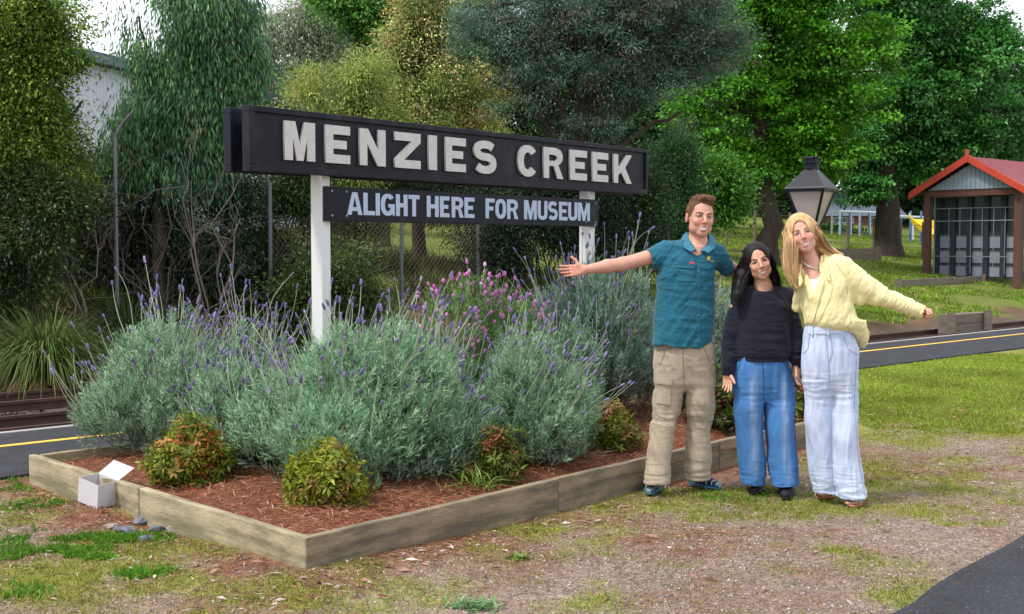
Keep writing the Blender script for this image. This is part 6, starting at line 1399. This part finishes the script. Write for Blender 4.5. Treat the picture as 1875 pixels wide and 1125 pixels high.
w1.seam('seam', bv, [(1397,662),(1398,700),(1399,750)], DN, jn); w1.seam('seam', bv, [(1356,660),(1352,676),(1343,684)], DN, jn); w1.seam('seam', bv, [(1434,660),(1440,676),(1450,684)], DN, jn)
w1.seam('seam', bv, [(1357,887),(1380,888),(1401,888)], DN, jn, r=.002); w1.seam('seam', bv, [(1412,891),(1437,893),(1461,890)], DN, jn, r=.002); w1.seam('seam', bv, [(1454,740),(1457,820),(1459,885)], DN, jn, r=.002)
shoes(w1, [(1388,889,1380,910,0,0),(1443,894,1437,919,0,0)], lambda V, N, a, b: np.tile((.014,.014,.022), (len(V),1)), M['shoe'], (.012,.012,.016))
# long black hair: cap, falling mass, locks
def long_hair(P_, C, B, s, op_, side_pts, gap, cb, cv, n, seed, ext, wl=.0045, part=-.0, name='hair'):
    """side_pts: chains of (point, radius) hanging down; locks follow them"""
    def extra(f):
        for ch in side_pts:
            for (a, ra), (b, rb) in zip(ch[:-1], ch[1:]): f.cone(a, b, ra, rb, k=.013)
    f = cap_hair(P_, C, B, s, op_, None, name, gap=gap, extra=extra, step=.0042, ext=ext)
    def fold(V, N):
        q_ = V@B; a = fbm(q_*np.array([85,60,7]), seed, 3); return V+N*((a-.5)*.007)[:,None]
    cf = lambda V, N: np.asarray(cb)*(np.array([1,.80,.55])*(1-t_)+t_*np.array([1.08,1.1,1.15]) if (t_ := sstep(.35,.65,fbm((V@B)*np.array([150,110,6]), seed+3, 3))[:,None]) is not None and cb[0] > .2 else 1)*(1-cv*.7+1.4*cv*fbm((V@B)*np.array([90,70,4]), seed+9, 2))[:,None]
    h = P_.add(name, f, M['hair'], fold2=fold, colf=cf)
    g = rng(seed); K = 14; paths = []; outs = []
    for i in range(n):
        ch = side_pts[g.integers(0, len(side_pts))]; pts = np.array([p for p, r in ch]); rr = np.array([r for p, r in ch]); a = g.uniform(0, 2*pi); rho = g.uniform(1.12, 1.5)
        off = np.array([cos(a), sin(a), 0])
        t = np.linspace(0, len(ch)-1, K-4); i0 = np.clip(t.astype(int), 0, len(ch)-2); fr = (t-i0)[:,None]
        pc = pts[i0]*(1-fr)+pts[i0+1]*fr+off*(rr[i0][:,None]*(1-fr)+rr[i0+1][:,None]*fr)*rho
        root = C+B@(np.array([part+g.normal(0,.012), g.uniform(-.05,.055), .110+gap]))*s
        mid = C+B@(np.array([np.sign((pc[0]-C)@B[:,0] or 1)*.062, ((pc[0]-C)@B[:,1])/s*.8, .085]))*s
        up_ = B[:,2]*.010*s; top = np.array([mid*.9+root*.1+up_*.5, mid+up_*.2, mid*.75+pc[0]*.25, mid*.4+pc[0]*.6]); p = np.vstack([top, pc]); p += g.normal(0,.0012,(K,3))
        ends = g.uniform(.75, 1.); p = np.array([np.interp(np.linspace(0, ends*(K-1), K), np.arange(K), p[:,j]) for j in range(3)]).T
        paths.append(p); ax = C+B@np.array([0,-.01,0]); o_ = p-ax; o_[:,2] = np.maximum(o_[:,2], 0); o_[:3] += B[:,2]*.1; outs.append(unit(o_))
    cc_ = np.asarray(cb)*g.uniform(1-cv, 1+cv*1.2, (n,1)); cc_ = cc_*np.where(g.random((n,1)) < .3, np.array([1.12,.85,.62]), 1) if cb[0] > .2 else cc_
    
    ribbonhair('hair_locks', np.array(paths), np.full(n, wl)*g.uniform(.6,1.5,n), cc_, M['hair'], h, np.array(outs))
    return h
W_ = lambda a, b, c: C1+B1@np.array([a,b,c])*hs1
chL = [(W_(-.066,.0,.03), .028), (W_(-.082,.0,-.03), .030), (q(1360,503,-.01), .030), (q(1355,522,-.05), .028), (q(1350,540,-.09), .020), (q(1345,558,-.10), .007)]
chL3 = [(W_(-.070,-.03,.02), .028), (q(1357,498,.03), .032), (q(1351,518,-.01), .026), (q(1346,538,-.07), .018), (q(1340,556,-.09), .006)]
chL2 = [(W_(-.060,-.045,.0), .035), (W_(-.062,-.05,-.07), .04), (q(1362,525,.06), .035), (q(1357,545,.06), .02)]
chR = [(W_(.066,-.01,.03), .024), (W_(.074,-.01,-.04), .025), (q(1420,512,.0), .026), (q(1423,528,.03), .026), (q(1426,545,.09), .02)]
chB = [(W_(0,-.08,.0), .05), (W_(0,-.075,-.08), .055), (q(1396,530,.10), .06), (q(1396,580,.14), .05)]
long_hair(w1, C1, B1, hs1, (.002,-.045,.052,.120,.0,2.2), [chL, chL3, chL2, chR, chB, chL, chL3], .010, (.011,.009,.010), .5, 900, 81, (.06,.10,.42), part=-.008)

# ---- the blonde woman
w2 = Person('person', 1533, 922, 'blonde woman in a pale yellow shirt and very light jeans, arm flung out'); q = w2.q
C = q(1469, 430.5, .0); hs = 1.0; B = basis(R(-13), R(8), R(-15)); C2, B2, hs2 = C, B, hs; SK2 = (.60,.32,.235)
xs = seg((q(1440,600)[0], q(1505,600)[0], .0026), (q(1505,600)[0], q(1675,600)[0], .009), (q(1675,600)[0], q(1712,600)[0], .0032))
zs = seg((-.02, .12, .004), (.12, q(0,596)[2], .011), (q(0,596)[2], q(0,548)[2], .0034), (q(0,548)[2], q(0,470)[2], .006), (q(0,470)[2], q(0,386)[2], .0025))
ys = seg((-.24, .11, .0036), (.11, .22, .008))
f = Fld(xs, ys, zs); head(f, C, B, hs, False, chin=.9); W_ = lambda a, b, c: C+B@np.array([a,b,c])*hs
f.cone(W_(0,-.015,-.06), q(1489,490,.02), .046, .048, k=.02); f.cone(q(1489,488,.02), q(1493,505,.01), .050, .06, k=.03)
f.loft(w2.L([(490,1474,1520,.02,.06),(510,1470,1545,.01,.08),(545,1474,1540,0,.09),(595,1484,1540,0,.085),(650,1480,1560,0,.10)]), k=.03)
sA, sB = q(1474,504,.03), q(1536,490,.02); el, wr = q(1608,536,-.02), q(1680,566,-.06)
f.cone(q(1495,500,.02), sB, .055, .05, k=.03); f.cone(sB, el, .045, .036, k=.02); f.cone(el, wr, .036, .022, k=.02)
hand(f, wr, q(1700,573,-.07)-q(1672,563,-.055), [.15,-.75,.65], s=.80, curl=(1.15,1.2,1.25,1.3), spread=.02, thumb=(.8,.2,.5), tcurl=.3, side=1)
f.cone(sA, q(1462,560,.16), .045, .036, k=.02)
for (hu, ku, au, av, dy) in ((1502,1505,1510,900,.05),(1548,1545,1560,912,-.04)):
    f.cone(q(hu,680,0), q(ku,770,dy*.5), .06, .046, k=.02); f.cone(q(ku,770,dy*.5), q(au,av,dy), .05, .034, k=.02)
ft = []
for (hu, hv, tu, tv) in ((1524,905,1494,921),(1564,917,1560,941)):
    he, to = G(hu,hv)-w2.O, G(tu,tv)-w2.O; he[2] = to[2] = .022; d = unit((to-he)*[1,1,0]); sd_ = np.cross(d,[0,0,1.]); to = he+d*.215; ft.append((he, to, d, sd_))
    f.cone(he+d*.025+[0,0,.02], he+d*.12+[0,0,.018], .028, .036, sq=(1,1,.75), k=.01); f.cone(he+d*.03+[0,0,.02], he+d*.04+[0,0,.10], .030, .034, k=.02); f.cone(he+d*.05+[0,0,.045], he+d*.14+[0,0,.02], .024, .022, k=.015)
    for i, (o, l, r_) in enumerate(((-.027,.205,.0125),(-.011,.205,.0085),(.003,.196,.008),(.016,.186,.0078),(.028,.172,.0075))):
        o = o if hu < 1540 else -o; f.cone(he+d*.135+sd_*o*1.0+[0,0,.008], he+d*(l+.0)+sd_*o*1.15+[0,0,.004], .011, r_, k=.004)
w2.add('body', f, M['skin'], colf=lambda V, N: face_col(V, N, C2, B2, hs2, SK2, (.50,.15,.14), (.22,.13,.07), iris=(.05,.05,.05), blush=.24, open_=.0068, mw=.027, browt=.0034))
YL = np.array((.76,.67,.35))
f = Fld(seg((q(1452,600)[0], q(1705,600)[0], .005)), seg((-.26,.24,.005)), seg((q(0,645)[2], q(0,455)[2], .005)))
f.loft(w2.L([(482,1480,1530,.02,.075),(495,1466,1548,.02,.10),(520,1462,1556,0,.12),(550,1466,1558,0,.13),(575,1470,1566,0,.14),(590,1472,1572,0,.142),(600,1478,1574,.01,.132),(606,1484,1570,.02,.11)]), k=.025, n=2.2)
f.loft(w2.L([(585,1530,1582,.02,.13),(600,1536,1588,.03,.12),(615,1552,1589,.04,.10),(628,1566,1586,.045,.07),(637,1573,1581,.05,.035)]), k=.03, n=2.2)
f.cone(q(1500,484,.02), q(1535,488,.02), .055, .066, k=.03); f.cone(q(1480,492,.03), q(1474,502,.03), .045, .055, k=.03)
f.cone(q(1537,492,.02), q(1606,540,-.02), .080, .066, k=.035); f.cone(q(1606,540,-.02), q(1668,563,-.055), .062, .046, k=.02); f.cone(q(1668,563,-.055), q(1686,571,-.065), .046, .042, k=.01)
f.cone(q(1540,505,.02), q(1575,548,.0), .055, .045, k=.03)
f.cone(q(1474,504,.03), q(1464,560,.15), .055, .048, k=.02)
dh = unit(q(1700,573,-.07)-q(1672,563,-.055)); f.cone(q(1686,571,-.065)+dh*.035, q(1686,571,-.065)-dh*.03, .036, .033, op='s')
f.cone(q(1484,468,.03), q(1489,500,-.02), .058, .052, op='s'); f.cone(q(1488,500,-.12), q(1481,545,-.15), .068, .052, op='s', k=.006); f.cone(q(1481,545,-.15), q(1477,582,-.16), .052, .016, op='s', k=.006)
def yfold(V, N):
    ax = unit(q(1690,570,-.06)-q(1540,490,.02)); al = (V-q(1540,490,.02))@ax; arm = sstep(.02,.12,al)*(V[:,0] > q(1548,500)[0])
    perp = V-(al[:,None]*ax)
    a = fbm(np.stack([al*30, (V@np.cross(ax,[0,1,0]))*8, V[:,1]*8], -1), 85, 3); b = fbm(V*np.array([15,9,4])+V[:,[2,2,2]]*[-7,0,0], 89, 3); c_ = fbm(V*11, 93, 3); far = sstep(.25,.45,al)
    return V+N*((.30-np.abs(a-.5)*5)*(.006+.005*far)*arm+(.30-np.abs(b-.5)*5)*.0075*(1-arm)+(.30-np.abs(c_-.5)*5)*.003)[:,None]
ys_ = w2.add('shirt', f, M['cloth'], fold2=yfold, colf=lambda V, N: YL*(.93+.14*fbm(V*8,3,2))[:,None]); ysM = w2.last; bv = w2.bvh(ysM)
YM = pm('yellow_trim', tuple(YL*.97), .9, fine=.08, fs=260); YD = pm('yellow_stitch', tuple(YL*.62), .9)
for pts in ([(1530,482),(1549,508),(1552,540)], [(1531,505),(1520,545),(1500,590)], [(1500,500),(1516,497),(1518,520)]): w2.seam('seam', bv, pts, YD, ys_, r=.0018)
w2.patch('placket', bv, [(1505,512),(1511,512),(1489,592),(1482,591)], YM, ys_, n=16, m=3, off=.008)
w2.patch('embroidery', bv, [(1517,506),(1520,506),(1520,510),(1517,510)], pm('dark_thread', (.06,.05,.09), .8), ys_, n=2, m=2, off=.004)
f = Fld(seg((q(1455,480)[0], q(1540,480)[0], .003)), seg((-.20,.16,.003)), seg((q(0,525)[2], q(0,455)[2], .003)))
ctr = q(1488,480,.02)
for pts in ([q(1490,467,.08), q(1505,462,.055), q(1511,468,.0), q(1508,484,-.055), q(1514,506,-.10)], [q(1484,470,.08), q(1470,474,.055), q(1466,486,.0), q(1464,500,-.06), q(1468,516,-.085)]):
    lo = [p+unit((p-ctr)*[1,1,0])*.026+[0,0,-.024] for p in pts]
    for t in np.linspace(0,1,7):
        r_ = [a+(b-a)*t for a, b in zip(pts, lo)]
        for a, b in zip(r_[:-1], r_[1:]): f.cone(a, b, .005, .005, k=.004)
w2.add('collar', f, M['cloth'], ys_, it=2, amp=.003, freq=16, col=YL*[1,.96,.85])
# pale inner top
f = Fld(seg((q(1455,480)[0], q(1545,480)[0], .004)), seg((-.22,.05,.004)), seg((q(0,604)[2], q(0,500)[2], .004)))
f.loft(w2.L([(512,1474,1530,0,.088),(530,1470,1540,0,.112),(560,1476,1540,0,.115),(600,1482,1540,0,.112)]), k=.01); f.cone(q(1488,500,-.10), q(1489,519,-.12), .05, .03, op='s')
w2.add('inner_top', f, M['cloth'], amp=.003, freq=14, col=(.74,.73,.70))
# necklace of beads and a fine pendant
mbp = pm('bead', (.72,.66,.58), .3); mb = MB()
bvb = None
nk = q(1488,479,.01); nr = unit(np.array([.10,-.55,1.])); ux = unit(np.cross([0,1.,0], nr)); uy = np.cross(nr, ux); neck_o = empty('necklace', (0,0,0)); 
bpts = []
for i in range(40):
    a = i*2*pi/40; bpts.append(nk+ux*cos(a)*.056+uy*sin(a)*.066+[0,0,-.006])
V = []; 
for p in bpts: mb.lathe([(.0005,-.005),(.0042,-.003),(.0052,0),(.0042,.003),(.0005,.005)], 7, c=p)
bpy.data.objects.remove(neck_o); mb.build('necklace', mbp, w2.root, smooth=True)
# very light jeans
LJ = np.array((.50,.56,.72))
f = Fld(seg((q(1462,700)[0], q(1600,700)[0], .005)), seg((-.24,.24,.005)), seg((q(0,928)[2], q(0,585)[2], .005)))
f.loft(w2.L([(672,1482,1514,.01,.05),(710,1473,1523,.01,.094),(760,1475,1524,.02,.099),(800,1479,1525,.03,.095),(860,1484,1526,.05,.098),(900,1489,1532,.06,.10)]), k=.0, n=2.2)
f.loft(w2.L([(672,1528,1562,0,.05),(710,1519,1569,0,.094),(740,1519,1568,-.01,.098),(800,1522,1568,-.02,.10),(850,1526,1575,-.03,.10),(890,1530,1583,-.04,.105),(909,1533,1588,-.045,.10)]), k=.008, n=2.2)
f.loft(w2.L([(588,1478,1542,0,.10),(605,1474,1556,0,.112),(640,1471,1572,0,.125),(680,1470,1573,0,.114),(706,1474,1568,0,.102),(720,1496,1546,0,.06)]), k=.04, n=2.2)
f.cone(q(1511,905,.06)-[0,0,.03], q(1511,899,.06)+[0,0,.01], .062, .062, op='s'); f.cone(q(1561,915,-.045)-[0,0,.03], q(1561,908,-.045)+[0,0,.01], .075, .075, op='s')
lj = w2.add('jeans', f, M['denim'], fold2=jfold(.68,.9,1.25), colf=lambda V, N: LJ*(.90+.2*fbm(V*np.array([14,9,7]),5,3))[:,None]*np.array([1,1,1])-((fbm(V*np.array([20,20,6]),8,3) < .40)*.05)[:,None]*np.array([1.3,1,.6])); bv = w2.bvh(w2.last)
LS = pm('light_stitch', (.26,.30,.42), .9); LM = pm('light_denim', tuple(LJ*.97), .9, fine=.12, fs=300)
w2.patch('waistband', bv, [(1481,600),(1538,598),(1541,611),(1480,612)], LM, lj, n=4, m=14, off=.006)
for u in (1487,1513): w2.patch('belt_loop', bv, [(u,597),(u+3.5,597),(u+3.5,614),(u,614)], LM, lj, n=4, m=2, off=.011)
for pts in ([(1512,614),(1516,650),(1519,700)], [(1521,614),(1524,645),(1519,662)], [(1482,616),(1480,638),(1472,648)], [(1545,616),(1553,640),(1570,650)], [(1568,660),(1564,740),(1571,830),(1584,910)], [(1490,906),(1512,908),(1532,906)], [(1533,915),(1560,918),(1588,914)]): w2.seam('seam', bv, pts, LS, lj, r=.0018)
# sandals
TAN = pm('sandal_sole', (.36,.15,.08), .7); STR = pm('sandal_strap', (.55,.42,.33), .6)
for he, to, d, sd_ in ft:
    o_ = he*[1,1,0]; lo = np.minimum(he, to)-.08; hi = np.maximum(he, to)+.08
    f = Fld(seg((lo[0],hi[0],.004)), seg((lo[1],hi[1],.004)), seg((-.03,.06,.003))); f.cone(o_+d*.03+[0,0,.012], o_+d*.13+[0,0,.012], .032, .044, sq=(1,1,.25), k=.01); f.cone(o_+d*.13+[0,0,.012], o_+d*.185+[0,0,.012], .044, .038, sq=(1,1,.25), k=.01)
    sn_ = w2.add('sandal', f, TAN)
    mb = MB()
    for t0, hgt, wd in ((.150,.034,.046),(.085,.062,.040)):
        for dt in (-.011, .0, .011):
            mb.tube([o_+d*(t0+dt+.018*a)+sd_*wd*cos(pi*(.5-.5*a))*(-1 if a < 0 else 1)*0+sd_*wd*a+[0,0,.018+hgt*(1-a*a)**.5*.9] for a in np.linspace(-1,1,11)], .0055, 6)
    mb.build('strap', STR, sn_)
# long blonde hair
W_ = lambda a, b, c: C2+B2@np.array([a,b,c])*hs2
chL = [(W_(-.066,.005,.04), .030), (q(1450,440,-.03), .030), (q(1448,465,-.04), .030), (q(1449,488,-.05), .029), (q(1453,508,-.06), .022), (q(1458,527,-.065), .007)]
chL3 = [(W_(-.068,-.02,.03), .03), (q(1447,455,.01), .031), (q(1445,483,-.0), .030), (q(1447,505,-.02), .022), (q(1450,523,-.04), .007)]
chL2 = [(W_(-.062,-.045,.0), .04), (q(1454,480,.05), .045), (q(1457,510,.06), .04), (q(1460,530,.06), .02)]
chR = [(W_(.068,-.005,.04), .028), (W_(.082,-.01,-.02), .030), (q(1505,452,.03), .034), (q(1522,464,.05), .030), (q(1543,470,.06), .012)]
chB = [(W_(0,-.08,.0), .055), (W_(0,-.075,-.08), .06), (q(1492,485,.10), .06), (q(1500,530,.14), .05)]
long_hair(w2, C2, B2, hs2, (-.006,-.045,.052,.118,.0,2.2), [chL, chL3, chL2, chR, chB, chL, chR], .016, (.52,.36,.20), .44, 950, 91, (.10,.12,.22), part=.006)
